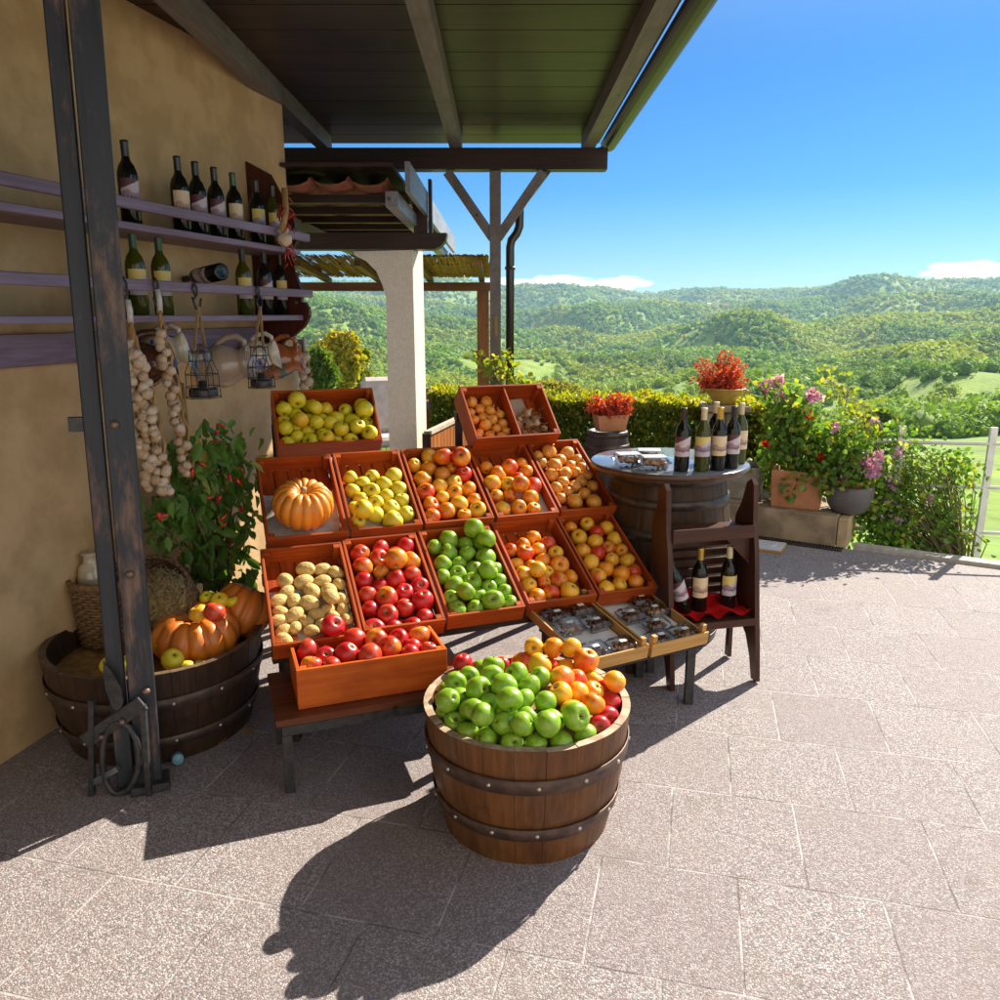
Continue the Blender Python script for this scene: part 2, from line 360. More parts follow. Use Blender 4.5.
AZ = np.radians(np.linspace(-62, 62, nA)); RD = np.concatenate([np.linspace(4, 9, 6), np.geomspace(9.6, 5200, nR - 6)])
aa, dd = np.meshgrid(AZ, RD); gx, gy = dd * np.sin(aa), dd * np.cos(aa); gz = ground(gx, gy)
V = np.stack([gx, gy, gz], -1).reshape(-1, 3); ii = (np.arange(nR - 1)[:, None] * nA + np.arange(nA - 1)).ravel()
F = np.stack([ii, ii + 1, ii + 1 + nA, ii + nA], 1)
k = NT('valley_meadow'); v = k.coords((1, 1, 1), False); n1 = k.noise(v, .012, 5); n2 = k.noise(v, .5, 6); n3 = k.noise(v, .05, 4)
c = k.mix(k.ramp(n1, .38, .62), (.15, .26, .020), (.24, .34, .026)); c = k.mix(k.math('MULTIPLY', k.ramp(n3, .45, .65), .6), c, (.085, .15, .022))
c = k.mix(k.math('MULTIPLY', k.ramp(n2, .4, .7), .5), c, (.07, .10, .015)); k.l(c, k.p.inputs['Base Color']); k.set(Roughness=.95); k.bump(n2, .6, .3)
K(link('valley_terrain', npmesh('valley_terrain', V, F, k.m, True)), 'structure')
ico = bmesh.new(); bmesh.ops.create_icosphere(ico, subdivisions=1, radius=1); IV0 = np.array([v.co[:] for v in ico.verts]); IF0 = np.array([[v.index for v in f.verts] for f in ico.faces]); ico.free()
ico = bmesh.new(); bmesh.ops.create_icosphere(ico, subdivisions=1, radius=1); IV1 = np.array([v.co[:] for v in ico.verts]); IF1 = np.array([[v.index for v in f.verts] for f in ico.faces]); ico.free()
def woods(name, n, d0, d1, cards, mask_t, seed):
    """every tree a dark core with a coat of leaf clumps turned outwards"""
    iv, if_ = (IV1, IF1) if cards > 40 else (IV0, IF0)
    r_ = np.random.default_rng(seed); d = d0 * (d1 / d0) ** r_.random(n * 3); a = np.radians(r_.uniform(-38, 36, n * 3))
    x, y = d * np.sin(a), d * np.cos(a)
    m = fbm(x / (90 + .10 * d) + 5, y / (90 + .10 * d), 3, 33) + .22 * (r_.random(len(x)) - .5)
    m = m + .16 * np.clip((-a - .03) / .08, 0, 1) + .14 * np.clip((d - 1500) / 500, 0, 1)
    ok = np.where(m > mask_t)[0][:n]; x, y, d = x[ok], y[ok], d[ok]; N = len(x)
    s = (2.1 + .0015 * d) * r_.uniform(.6, 1.45, N); z = ground(x, y) + s * .45
    ax = np.stack([r_.uniform(.85, 1.4, N), r_.uniform(.85, 1.4, N), r_.uniform(.85, 1.35, N)], 1) * s[:, None]; C = np.stack([x, y, z], 1)
    V1 = C[:, None, :] + iv[None] * (.72 + .3 * (r_.random((N, len(iv), 1)) - .5)) * ax[:, None, :]; F1 = if_[None] + (np.arange(N) * len(iv))[:, None, None]
    dn = r_.normal(size=(N, cards, 3)); dn[..., 2] = np.abs(dn[..., 2]) * 1.1 - .25; dn /= np.linalg.norm(dn, axis=2)[..., None]
    P = C[:, None, :] + dn * ax[:, None, :] * r_.uniform(.72, 1.08, (N, cards, 1)); nn = dn + r_.normal(size=dn.shape) * .5; nn /= np.linalg.norm(nn, axis=2)[..., None]
    t = np.cross(nn, r_.normal(size=dn.shape)); t /= np.linalg.norm(t, axis=2)[..., None]; b = np.cross(nn, t)
    sz = (s[:, None] * (1.5 / math.sqrt(cards)) * r_.uniform(.6, 1.3, (N, cards)))[..., None]
    Q = np.stack([P - t * sz, P - b * sz * .7, P + t * sz, P + b * sz * .7], 2).reshape(-1, 3); o_ = N * len(iv)
    i = o_ + np.arange(N * cards) * 4; F2 = np.concatenate([np.stack([i, i + 1, i + 2], 1), np.stack([i, i + 2, i + 3], 1)])
    tint = np.concatenate([np.repeat(r_.random(N), len(iv)), np.repeat(r_.random(N), cards * 4)]); tint[o_:] = np.repeat(tint[:o_:len(iv)], cards * 4)
    me = npmesh(name, np.concatenate([V1.reshape(-1, 3), Q]), np.concatenate([F1.reshape(-1, 3), F2]), WOODM)
    at = me.attributes.new('kind_of_tree', 'FLOAT', 'POINT'); at.data.foreach_set('value', tint.astype(np.float32)); return me
k = NT('woodland_canopy'); g = k.n('ShaderNodeNewGeometry'); r_ = g.outputs['Random Per Island']; at = k.n('ShaderNodeAttribute', attribute_name='kind_of_tree'); tt = at.outputs['Fac']
v = k.coords((1, 1, 1), False); nb = k.noise(v, .0045, 4)
c = k.mix(tt, (.085, .22, .026), (.22, .39, .034)); c = k.mix(k.math('MULTIPLY', k.ramp(nb, .45, .60), .85), c, (.42, .46, .035))
nd = k.noise(v, .0085, 4); c = k.mix(k.math('MULTIPLY', k.ramp(nd, .50, .62), .85), c, (.045, .12, .030)); c = k.mix(k.ramp(k.math('FRACT', k.math('MULTIPLY', tt, 9.7)), .93, .96), c, (.36, .30, .03)); c = k.mix(.38, c, k.mix(r_, (.07, .17, .024), (.36, .50, .05)))
k.l(c, k.p.inputs['Base Color']); k.set(Roughness=.8)
tr = k.n('ShaderNodeBsdfTranslucent'); ms = k.n('ShaderNodeMixShader'); ms.inputs[0].default_value = .32; k.l(k.mix(1.0, c, (1.3, 1.2, .6), 'MULTIPLY'), tr.inputs[0]); k.l(k.p.outputs[0], ms.inputs[1]); k.l(tr.outputs[0], ms.inputs[2]); k.l(ms.outputs[0], k.out.inputs[0])
WOODM = k.m
K(link('near_woodland', woods('near_woodland', 6500, 150, 520, 70, .43, 1)), 'stuff')
K(link('far_woodland', woods('far_woodland', 72000, 500, 3500, 10, .355, 2)), 'stuff')
hz = bpy.data.materials.new('valley_haze'); hz.use_nodes = True; t = hz.node_tree; t.nodes.clear(); ho = t.nodes.new('ShaderNodeOutputMaterial'); pv = t.nodes.new('ShaderNodeVolumePrincipled'); pv.inputs['Density'].default_value = HAZE; pv.inputs['Color'].default_value = (.42, .70, 1, 1); pv.inputs['Anisotropy'].default_value = .2; t.links.new(pv.outputs[0], ho.inputs['Volume'])
mb = MB(); zlo, zhi = float(gz.min()) - 1, float(gz.max()) + 22; mb.box((0, 1000, (zlo + zhi) / 2), (12000, 9200, zhi - zlo)); hb_ = mb.build('haze', hz); K(hb_, 'stuff')


# ------------------------------------------------------------ house wall, porch roof, column, posts
WO = np.array([-1.81, 2.95, 0.]); WD = np.array([math.sin(-HOUSE), math.cos(HOUSE), 0.]); WN = np.array([WD[1], -WD[0], 0.]); UPV = np.array([0, 0, 1.])
def WP(px, py, off): return PP(px, py, WO + WN * off, WN)
def WS(px, py, off):
    p = WP(px, py, off); return float(np.dot(p - WO, WD)), float(p[2])
def W3(s, o, z): return Vector(WO + WD * s + WN * o + UPV * z)
WM = Matrix(((WN[0], WD[0], 0, WO[0]), (WN[1], WD[1], 0, WO[1]), (0, 0, 1, 0), (0, 0, 0, 1)))     # local x = out of wall, y = along, z = up
S_END = WS(299, 400, 0)[0]
wall = T(empty('house_wall'), 'cream plastered house wall behind the bottle shelves and the chilli plant', 'wall')
mb = MB(); mb.box((-.16, S_END / 2 - 2.6, 1.52), (.32, S_END + 5.2, 3.04)); mb.build('plaster_wall', PLASTER, wall, WM)
mb = MB(); mb.box((-.16, S_END + .008, 1.5), (.30, .014, 3.0)); mb.build('end_trim', M('pale_wall_trim', (.74, .68, .58), (.6, .54, .45), scale=30), wall, WM)

# upper porch roof: beams and boards high over the terrace
pr = T(empty('porch_roof'), 'dark boarded porch roof with long joists high above the whole fruit stall', 'roof')
ZP = 2.86; YF = 6.36
mb = MB()
for i in range(26):
    y0 = -1.6 + i * .32
    mb.box((-1.72, y0 + .156, ZP + .115), (5.0, .31, .03))
mb.build('roof_boards', DARKW, pr)
for i in range(5):
    x = -3.3 + i * .99
    mb = MB(); mb.box((x, 2.4, ZP + .045), (.09, 8.1, .108)); mb.build('joist', GRAYW, pr)
mb = MB(); mb.box((-1.40, YF, ZP - .085), (4.4, .13, .15)); mb.build('end_beam', DARKW, pr)
mb = MB()
gut = [(.83 + .06 * math.cos(math.pi + t * math.pi / 8), ZP + .06 + .06 * math.sin(math.pi + t * math.pi / 8)) for t in range(9)]
for (x0, z0), (x1, z1) in zip(gut[:-1], gut[1:]): mb.bar(((x0 + x1) / 2, -1.6, (z0 + z1) / 2), ((x0 + x1) / 2, 6.5, (z0 + z1) / 2), math.hypot(x1 - x0, z1 - z0) + .004, .004, up=(x1 - x0 and -(z1 - z0) or 1, 0, (x1 - x0)))
mb.build('gutter', plain('dark_brown_metal', (.055, .045, .04), .35, .7), pr)

# dark post with Y braces and a downpipe beside it
pp = PY(495.5, 385, 6.36); px_ = pp[0]
po = T(empty('porch_post', (px_, 6.36, 0)), 'dark brown square post with forked braces standing left of the downpipe', 'post')
mb = MB(); mb.box((0, 0, (ZP - .165) / 2), (.085, .085, ZP - .165)); mb.build('post', GRAYW, po)
zb = PY(497, 238, 6.36)[2]
for sx in (-1, 1):
    mb = MB(); mb.bar((sx * .02, -.004 * sx, zb), (sx * .36, -.004 * sx, ZP - .17), .07, .075, up=(0, 1, 0)); mb.build('brace', GRAYW, po)
mb = MB(); mb.bar((0, .05, zb + .05), (0, .42, ZP - .0), .06, .06, up=(1, 0, 0)); mb.build('brace', GRAYW, po)
zt = PY(494, 326, 6.3)[2]
mb = MB(); mb.box((.005, -.047, zt), (.03, .006, .15)); mb.build('name_plate', M('old_brass', (.30, .22, .08), (.2, .14, .05), rough=.5, metal=.5), po)
dp = T(empty('downpipe', (px_ + .115, 6.42, 0)), 'dark metal rainwater downpipe bent at the top beside the forked post', 'downpipe')
zz = PY(508, 240, 6.4)[2]
mb = MB(); mb.tube([(0, 0, 0), (0, 0, zz - .05), (.01, 0, zz), (.05, 0, zz + .05), (.07, 0, zz + .1), (.075, 0, zz + .25), (.3, -.02, ZP - .12), (.70, -.06, ZP - .02)], .034, 12); mb.build('pipe', plain('downpipe_metal', (.06, .055, .055), .3, .8), dp)
mb = MB()
mb.lathe([(.034, -.012), (.041, -.012), (.041, .012), (.034, .012)], 14, Matrix.Translation((0, 0, PY(508, 268, 6.4)[2]))); mb.build('pipe_clip', BLK, dp)

# white column with a corbel on its left, carrying the long dark beam
CY = 6.2; c0 = PY(416, 400, CY); CW = .235
cm = Matrix.Translation((c0[0], c0[1], 0)) @ Matrix.Rotation(HOUSE, 4, 'Z')
zc = PY(400, 250, CY)[2]
co = T(empty('column', cm), 'white rendered square column with a corbel carrying the dark beam', 'column')
fl = [(-CW, 0), (0, 0), (.0, zc), (-CW - .24, zc), (-CW - .235, zc - .03), (-CW - .14, zc - .075), (-CW - .06, zc - .15), (-CW - .015, zc - .25), (-CW + .012, zc - .34), (-CW, .9)]
mb = MB(); mb.prism(fl, (0, 0, 0), (1, 0, 0), (0, 0, 1), (0, 1, 0), CW); mb.build('shaft', WHITEP, co)

# lower canopy: heavy beam, tiled roof seen from below, gutter boards
zb1 = PY(400, 233.5, CY)[2]; xr = PY(447, 240, CY)[0]
cp = T(empty('tiled_canopy'), 'low canopy of red roof tiles on dark beams beyond the white column', 'roof')
mb = MB(); h = zb1 - zc
mb.prism([(-4.2, .0), (xr - .10, 0), (xr - .05, .02), (xr - .01, h * .55), (xr, h), (-4.2, h)], (0, CY - .02, zc + .003), (1, 0, 0), (0, 0, 1), (0, 1, 0), .16); mb.build('main_beam', DARKW, cp)
zt0 = PY(400, 233.5, CY)[2] + .005
TILE = M('red_roof_tile', (.32, .10, .045), (.16, .06, .035), rough=.8, scale=14)
mb = MB()
def roofz(y): return zt0 + .17 + (y - CY) * .02
for r_i, y in enumerate(np.arange(CY - 1.1, 10.0, .34)):
    for c_i, x in enumerate(np.arange(-4.2, -.80, .235)):
        a = [(x + .118 + .115 * math.cos(t), roofz(y) + .045 - .05 * math.sin(t) + .006 * ((r_i + c_i) % 2)) for t in np.linspace(math.pi, 0, 7)]
        vs0 = [mb.bm.verts.new((px, y - .03, pz + .02)) for px, pz in a]; vs1 = [mb.bm.verts.new((px, y + .36, pz - .01)) for px, pz in a]
        for i in range(6): mb.bm.faces.new((vs0[i], vs0[i + 1], vs1[i + 1], vs1[i]))
mb.build('roof_tiles', TILE, cp)
mb = MB(); mb.box((-2.45, 7.5, roofz(7.5) + .075), (3.62, 5.0, .02)); mb.build('roof_deck', DARKW, cp)
for y in np.arange(CY - .9, 9.9, .68):
    mb = MB(); mb.box((-2.45, y, roofz(y) - .035), (3.6, .045, .05)); mb.build('batten', DARKW, cp)
GW2 = wood('grey_blue_rafter', (.30, .30, .33), (.18, .18, .20), 1, .45, .1)
for x, dz in ((-2.6, 0), (-1.62, 0), (-.66, .0)):
    mb = MB(); mb.box((x, 7.55, roofz(7.5) - .105), (.075, 4.9, .09)); mb.build('rafter', GRAYW if x < -1 else GW2, cp)
mb = MB(); mb.box((-.555, 7.5, roofz(7.5) + .015), (.03, 4.9, .17)); mb.build('fascia_board', GW2, cp)
mb = MB(); mb.box((-.595, CY + .06, zt0 + .14), (.10, .10, .28)); mb.box((-.52, CY + .06, zt0 + .19), (.025, .08, .38)); mb.build('king_post', DARKWV, cp)
# reed pergola further back
YR = 10.6
rp = T(empty('reed_pergola'), 'reed matting shade on brown beams with a brown post, beyond the column', 'pergola')
zr = PY(400, 291, YR)[2]; zr2 = PY(400, 282.5, YR)[2]; xl, xr = PY(300, 286, YR)[0] - 1.2, PY(491, 286, YR)[0]
BRN = wood('brown_pergola_wood', (.16, .065, .025), (.09, .035, .015), 0, .6, 0); BRNV = wood('brown_pergola_post', (.22, .085, .03), (.12, .045, .018), 2, .6, 0)
mb = MB(); mb.box(((xl + xr) / 2, YR, (zr + zr2) / 2), (xr - xl, .12, zr2 - zr)); mb.build('beam', BRN, rp)
p = PY(483, 300, YR); mb = MB(); mb.box((p[0], YR, zr / 2), (.155, .13, zr - .004)); mb.build('post', BRNV, rp)
mb = MB(); mb.box((xl + .3, YR, zr / 2), (.155, .13, zr - .004)); mb.build('post', BRNV, rp)
for x in np.linspace(xl + .2, xr - .12, 6):
    mb = MB(); mb.bar((x, YR - 1.5, zr2 + .15), (x, YR + .2, zr2 + .03), .07, .06); mb.build('rafter', BRN, rp)
REED = M('dry_reed', (.46, .21, .08), (.21, .09, .035), rough=.8, scale=14)
N = 2600; xs = rng.uniform(xl, xr - .02, N); t0 = rng.choice([0., .35], N) + rng.normal(size=N) * .012; t1 = t0 + .65 + rng.normal(size=N) * .012; V = []; F = []
for i in range(N):
    wd = rng.uniform(.006, .013); dx = rng.uniform(-.07, .07); lift = rng.uniform(.0, .03)
    for t, xx in ((t0[i], xs[i]), (t1[i], xs[i] + dx)):
        y = YR + .28 - t * 1.7; z = zr2 + .075 + t * .15 + lift
        V += [(xx - wd, y, z), (xx + wd, y, z - .006)]
    F.append((4 * i, 4 * i + 1, 4 * i + 3, 4 * i + 2))
link('reed_mat', npmesh('reed_mat', V, F, REED), rp)
# plank balustrade, cushioned chair, slatted screen beyond the column
YB = 9.2
ba = T(empty('plank_balustrade'), 'brown plank balustrade running behind the white column', 'railing')
BP = wood('weathered_brown_plank', (.26, .14, .07), (.15, .08, .04), 0, .6, 0)
x0, x1 = PY(355, 390, YB)[0], PY(444, 390, YB)[0]; za, zb2 = PY(420, 386.5, YB)[2], PY(420, 398.5, YB)[2]
for i in range(2):
    mb = MB(); z = za - (za - zb2) * (.25 + .5 * i); mb.bar((x0, YB, z), (x1, YB - .3, z), .04, (za - zb2) * .46); mb.build('plank', BP, ba)
for x in np.linspace(x0 + .2, x1 - .15, 3):
    mb = MB(); mb.box((x, YB + .02 - .3 * (x - x0) / (x1 - x0), za / 2 - .02), (.09, .07, za)); mb.build('post', BP, ba)
ch = T(empty('garden_chair', TR(*PY(391, 470, 7.6)[:2], 0, R(20))), 'dark framed garden chair with a white cushion beside the column', 'chair')
CUSH = M('white_cushion', (.72, .66, .64), (.58, .52, .50), rough=.9, scale=12)
mb = MB(); mb.box((0, 0, .47), (.46, .46, .10), bev=.03); mb.build('seat', CUSH, ch)
mb = MB(); mb.box((0, .20, .78), (.44, .10, .55), Matrix.Rotation(R(-12), 3, 'X'), bev=.045); mb.build('backrest', CUSH, ch)
for sx in (-1, 1):
    mb = MB(); mb.tube([(sx * .25, -.2, .42), (sx * .27, -.22, .62), (sx * .27, 0, .66), (sx * .25, .24, .64)], .016); mb.build('armrest', BLK, ch)
    for sy in (-1, 1):
        mb = MB(); mb.tube([(sx * .24, sy * .2, .43), (sx * .26, sy * .23, 0)], .014); mb.build('leg', BLK, ch)
tb = T(empty('garden_table', (PY(372, 400, 8.2)[0], 8.2, 0)), 'wooden garden table half hidden behind the upper left apple crate', 'table')
mb = MB(); mb.box((0, 0, .735), (1.3, .7, .03), bev=.006); mb.build('tabletop', BP, tb)
for sx in (-.58, .58):
    for sy in (-.28, .28): mb = MB(); mb.box((sx, sy, .36), (.06, .06, .718)); mb.build('leg', BP, tb)
sc0, sc1 = PY(427, 434, 5.9), PY(463, 419, 6.9)
ss = T(empty('slatted_screen'), 'low screen of upright orange brown slats right of the white column', 'screen')
SL = wood('orange_slat', (.42, .16, .04), (.28, .09, .025), 2, .5, .1)
zs = sc0[2]; A, B = Vector((sc0[0], sc0[1], 0)), Vector((sc1[0] + .1, sc1[1] + .5, 0)); n = 16
for i in range(n):
    p = A.lerp(B, (i + .5) / n); q = A.lerp(B, (i + 1.38) / n)
    mb = MB(); mb.bar(p + Vector((0, 0, zs / 2)), q + Vector((0, 0, zs / 2)), .018, zs - .03); mb.build('slat', SL, ss)
mb = MB(); mb.bar(A + Vector((0, 0, zs + .005)), B + Vector((0, 0, zs + .005)), .05, .03); mb.build('top_rail', M('pale_rail_wood', (.55, .46, .36), (.42, .34, .26), scale=20), ss)
mb = MB(); mb.box(A + Vector((0, -.04, zs / 2)), (.06, .06, zs + .02)); mb.build('end_post', DARKWV, ss)

# ------------------------------------------------------------ old dark timber upright and wrought iron at the left edge
ch_ = NT('charred_blue_black_wood'); v = ch_.coords((1, 1, .25)); n1 = ch_.noise(v, 9, 7, .7); n2 = ch_.noise(ch_.coords((1, 1, .04)), 60, 5)
c = ch_.mix(ch_.ramp(n1, .50, .68), (.022, .026, .036), (.20, .115, .075)); c = ch_.mix(ch_.math('MULTIPLY', ch_.ramp(n2, .45, .7), .6), c, (.012, .012, .016)); ch_.l(c, ch_.p.inputs['Base Color']); ch_.set(Roughness=.55); ch_.bump(n2, .4, .003)
CHAR = ch_.m
b0 = PZ(163, 783); tp = T(empty('timber_upright'), 'old blue black timber upright of two planks with bolts, at the left edge', 'post')
yaw = R(-8); D_ = Matrix.Translation((b0[0], b0[1], 0)) @ Matrix.Rotation(R(1.5), 4, 'Y') @ Matrix.Rotation(R(24), 4, 'Z')
tp.matrix_local = D_
mb = MB(); mb.box((-.042, .0, 1.46), (.084, .05, 2.92), bev=.004); mb.build('front_plank', CHAR, tp)
mb = MB(); mb.box((-.120, .035, 1.455), (.056, .05, 2.91), bev=.004); mb.build('rear_plank', CHAR, tp)
mb = MB(); mb.box((-.04, -.01, .016), (.13, .10, .032), bev=.004); mb.build('foot_plate', BLK, tp)
RUST = M('rusty_bolt', (.30, .20, .15), (.16, .10, .07), rough=.5, scale=60, metal=.5)
for px, py in ((115, 424), (130, 573), (146, 690)):
    q = D_.inverted() @ Vector(PY(px, py, b0[1] - .03)); mb = MB(); mb.lathe([(0, 0), (.014, 0), (.014, .006), (.009, .014), (0, .016)], 12, Matrix.Translation((min(max(q.x, -.058), -.012), -.0252, q.z)) @ Matrix.Rotation(R(90), 4, 'X')); mb.build('bolt', RUST, tp)
q = D_.inverted() @ Vector(PY(100, 423, b0[1])); mb = MB(); mb.box((-.165, .03, q.z), (.05, .03, .045)); mb.build('cross_bar', BLK, tp)
ir = T(empty('wrought_iron_gate_end'), 'black wrought iron frame with an oval ring and a leaf finial, bottom left', 'ironwork')
def IP(px, py): return Vector(PY(px, py, 2.47))
pts = [IP(130, 700 + 0)]
ov = [IP(118 + 21 * math.sin(t) * (1 if math.sin(t) > 0 else .75), 758 - 36 * math.cos(t)) for t in np.linspace(0, 2 * math.pi, 24)[:-1]]
mb = MB(); mb.tube(ov, .011, 8, closed=True); mb.build('oval_ring', BLK, ir)
mb = MB(); mb.bar(IP(84, 742), IP(143, 703), .012, .055, up=(0, 1, 0) if False else (0, 0, 1), bev=.003); mb.build('bolted_bar', BLK, ir)
mb = MB(); mb.bar(IP(84, 787), IP(118, 768), .016, .02); mb.build('lower_bar', M('worn_steel', (.30, .32, .36), (.15, .16, .18), rough=.35, metal=.8, scale=30), ir)
for px, py in ((103, 735), (124, 720)):
    mb = MB(); mb.lathe([(0, 0), (.011, 0), (.009, .009), (0, .012)], 12, Matrix.Translation(IP(px, py) + Vector((0, -.01, 0))) @ Matrix.Rotation(R(90), 4, 'X')); mb.build('bolt', RUST, ir)
lf = [(0, 0), (.028, .05), (.034, .10), (.022, .155), (0, .20), (-.014, .15), (-.020, .09), (-.014, .03)]
o_ = IP(119, 715); mb = MB(); mb.prism(lf, o_, (1, 0, 0), (-.16, 0, .985), (0, 1, 0), .006); mb.build('leaf_finial', BLK, ir)
for a, b in (((143, 705), (150, 800)), ((92, 700), (92, 830))):
    mb = MB(); mb.bar(IP(*a), Vector(IP(*b)) * 1, .018, .018); mb.build('upright_bar', BLK, ir)
mb = MB(); mb.bar(IP(80, 800), IP(155, 800), .02, .02); mb.build('foot_bar', BLK, ir)
#@@SHELF

# ------------------------------------------------------------ wall shelf with bottles, jugs, lanterns and garlic
OF = .30                                     # front edge of the shelf, out of the wall
def wz(px, py, o=OF): return WS(px, py, o)
sr = wz(306, 318)[0]; sl = wz(105, 320)[0] - .75
z_lo = (wz(105, 319.5)[1] + wz(305, 317.5)[1]) / 2
z_rail = (wz(117, 284)[1] + wz(313, 294)[1]) / 2
z_up = (wz(109, 223)[1] + wz(297, 251)[1]) / 2
z_rail2 = (wz(150, 210)[1] + wz(309, 237)[1]) / 2
z_hook = (wz(140, 341, .03)[1] + wz(280, 339, .03)[1]) / 2
sh = T(empty('bottle_shelf'), 'long mauve and dark red wall shelf with scrolled end holding wine bottles', 'shelf')
for zz in (z_lo, z_up):
    mb = MB(); mb.box((OF / 2 + .004, (sl + sr) / 2, zz), (OF - .012, sr - sl - .03, .028), bev=.003); mb.build('shelf_board', RAILW, sh, WM)
for zz in (z_rail, z_rail2):
    mb = MB(); mb.box((OF + .012, (sl + sr) / 2 + .02, zz), (.024, sr - sl + .07, .042), bev=.003); mb.build('front_rail', RAILW, sh, WM)
mb = MB(); mb.box((.016, (sl + sr) / 2 - .02, z_hook), (.028, sr - sl - .06, .12), bev=.003); mb.build('hook_board', RAILW, sh, WM)
zc_ = 2.36
prof = [(.005, z_hook - .17), (.05, z_hook - .15), (.12, z_hook - .09), (.17, z_hook - .02), (.235, z_lo - .10), (.30, z_lo - .05), (.335, z_lo + .01), (.335, z_lo + .05), (.31, z_lo + .085), (.275, z_lo + .085), (.255, z_lo + .07), (.245, z_lo + .10), (.285, z_rail - .06),
        (.30, z_rail), (.27, z_rail + .09), (.22, z_rail + .18), (.215, z_up - .07), (.245, z_up), (.285, z_rail2 - .02), (.275, z_rail2 + .09), (.20, z_rail2 + .22), (.14, z_rail2 + .33), (.005, z_rail2 + .40)]
for s_, nm in ((sr - .03, 1), (sl, 0)):
    mb = MB(); mb.prism(prof, (0, s_, 0), (1, 0, 0), (0, 0, 1), (0, 1, 0), .03); mb.build('side_panel', SIDEW, sh, WM)

# ---- bottle builder
def labelmat(name, a, b, c, up):
    k = NT(name); t = k.n('ShaderNodeTexCoord'); s = k.n('ShaderNodeSeparateXYZ'); k.l(t.outputs['Generated'], s.inputs[0])
    x, z = s.outputs[0], s.outputs[2]; n = k.noise(t.outputs['Generated'], 5, 3)
    d = k.math('ADD', k.math('SUBTRACT', z, k.math('MULTIPLY', x, .42)), k.math('MULTIPLY', k.math('SUBTRACT', n, .5), .10))
    cc = k.mix(k.ramp(d, up - .01, up + .01), b, a)
    # mauve hills and an illegible line of script
    wv = k.math('ADD', k.math('ABSOLUTE', k.math('SUBTRACT', z, k.math('ADD', .38, k.math('MULTIPLY', k.math('SINE', k.math('MULTIPLY', x, 9.)), .05)))), k.math('MULTIPLY', k.math('SUBTRACT', n, .5), .3))
    cc = k.mix(k.ramp(wv, .15, .10), cc, c)
    ws = k.math('ADD', k.math('ABSOLUTE', k.math('SUBTRACT', z, k.math('ADD', .30, k.math('MULTIPLY', k.math('SINE', k.math('MULTIPLY', x, 46.)), .035)))), 0.)
    cc = k.mix(k.ramp(ws, .035, .015), cc, (.05, .035, .09))
    k.l(cc, k.p.inputs['Base Color']); k.set(Roughness=.55); return k.m
LYEL = labelmat('yellow_mauve_label', (.66, .52, .15), (.48, .42, .48), (.30, .20, .24), .42)
LMAU = labelmat('cream_mauve_label', (.10, .03, .04), (.54, .47, .50), (.33, .20, .24), .62)
LCRM = labelmat('cream_sketch_label', (.70, .55, .34), (.68, .52, .32), (.45, .30, .20), .4)
CAPS = {'black': plain('black_capsule', (.012, .012, .014), .3, coat=.3), 'cream': plain('cream_capsule', (.62, .54, .32), .4), 'gold': plain('gold_capsule', (.55, .36, .06), .3, .5), 'green': plain('green_capsule', (.02, .07, .035), .3, coat=.3)}
BH = .315
BMESH = {}
def bottle_meshes(g, cap, lab):
    key = (g, cap, lab)
    if key in BMESH: return BMESH[key]
    mb = MB(); mb.lathe([(0, .006), (.022, .004), (.034, 0), (.0375, .006), (.0375, .188), (.036, .202), (.029, .224), (.0185, .240), (.0150, .250), (.0142, .262)], 28)
    A = mb.mesh('bottle_glass', GLASSG if g == 'olive' else GLASSD)
    mb = MB(); mb.lathe([(.0143, .256), (.0152, .258), (.0148, .300), (.0158, .303), (.0158, .312), (.0148, BH), (0, BH)], 20); B = mb.mesh('capsule', CAPS[cap])
    mb = MB(); n = 22; ring = []
    for i in range(n + 1):
        a = R(-78) + R(156) * i / n - math.pi / 2; ring.append([mb.bm.verts.new((.0384 * math.cos(a), .0384 * math.sin(a), z)) for z in (.078, .108, .14, .176)])
    for i in range(n):
        for j in range(3): f = mb.bm.faces.new((ring[i][j], ring[i + 1][j], ring[i + 1][j + 1], ring[i][j + 1])); f.smooth = True
    C_ = mb.mesh('label', {'y': LYEL, 'm': LMAU, 'c': LCRM}[lab]); BMESH[key] = (A, B, C_); return BMESH[key]
def bottle(M4, g, cap, lab, label, group, scale=1.):
    o = T(empty('wine_bottle', M4 @ Matrix.Scale(scale, 4)), label, 'bottle', group)
    A, B, C_ = bottle_meshes(g, cap, lab); link('glass_body', A, o); link('capsule', B, o); link('paper_label', C_, o); return o
def wallM(s, o, z, yaw=0): return Matrix.Translation(W3(s, o, z)) @ Matrix.Rotation(math.pi / 2 + HOUSE - R(20) + yaw, 4, 'Z')
GS = 'wine bottles on the wall shelf'
ZL = z_lo + .0145; ZU = z_up + .0145; OB = .17
low = [(109, 'dark', 'black', 'm', 'dark wine bottle on the lower wall shelf, half hidden by the timber upright'),
       (140, 'olive', 'green', 'y', 'olive wine bottle with green neck, second from left on the lower wall shelf'),
       (165, 'olive', 'green', 'y', 'olive wine bottle left of the bottle lying on the lower wall shelf'),
       (246, 'olive', 'black', 'y', 'olive wine bottle just right of the bottle lying on the lower shelf'),
       (267, 'dark', 'black', 'm', 'dark wine bottle with pale mauve label between two yellow labelled ones, lower shelf'),
       (283, 'dark', 'black', 'y', 'dark wine bottle at the right end of the lower wall shelf')]
for px, g, cap, lab, lb in low:
    s = WS(px, 316, OB)[0]; bottle(wallM(s, OB, ZL), g, cap, lab, lb, GS, 1.06)
s = WS(212, 274, OB)[0]
a_ = Vector(WP(222, 271.5, OF)); b_ = a_
for o_ in np.arange(OF - .01, -.02, -.01):
    b_ = Vector(WP(184, 279.5, o_))
    if (a_ - b_).length > .325: break
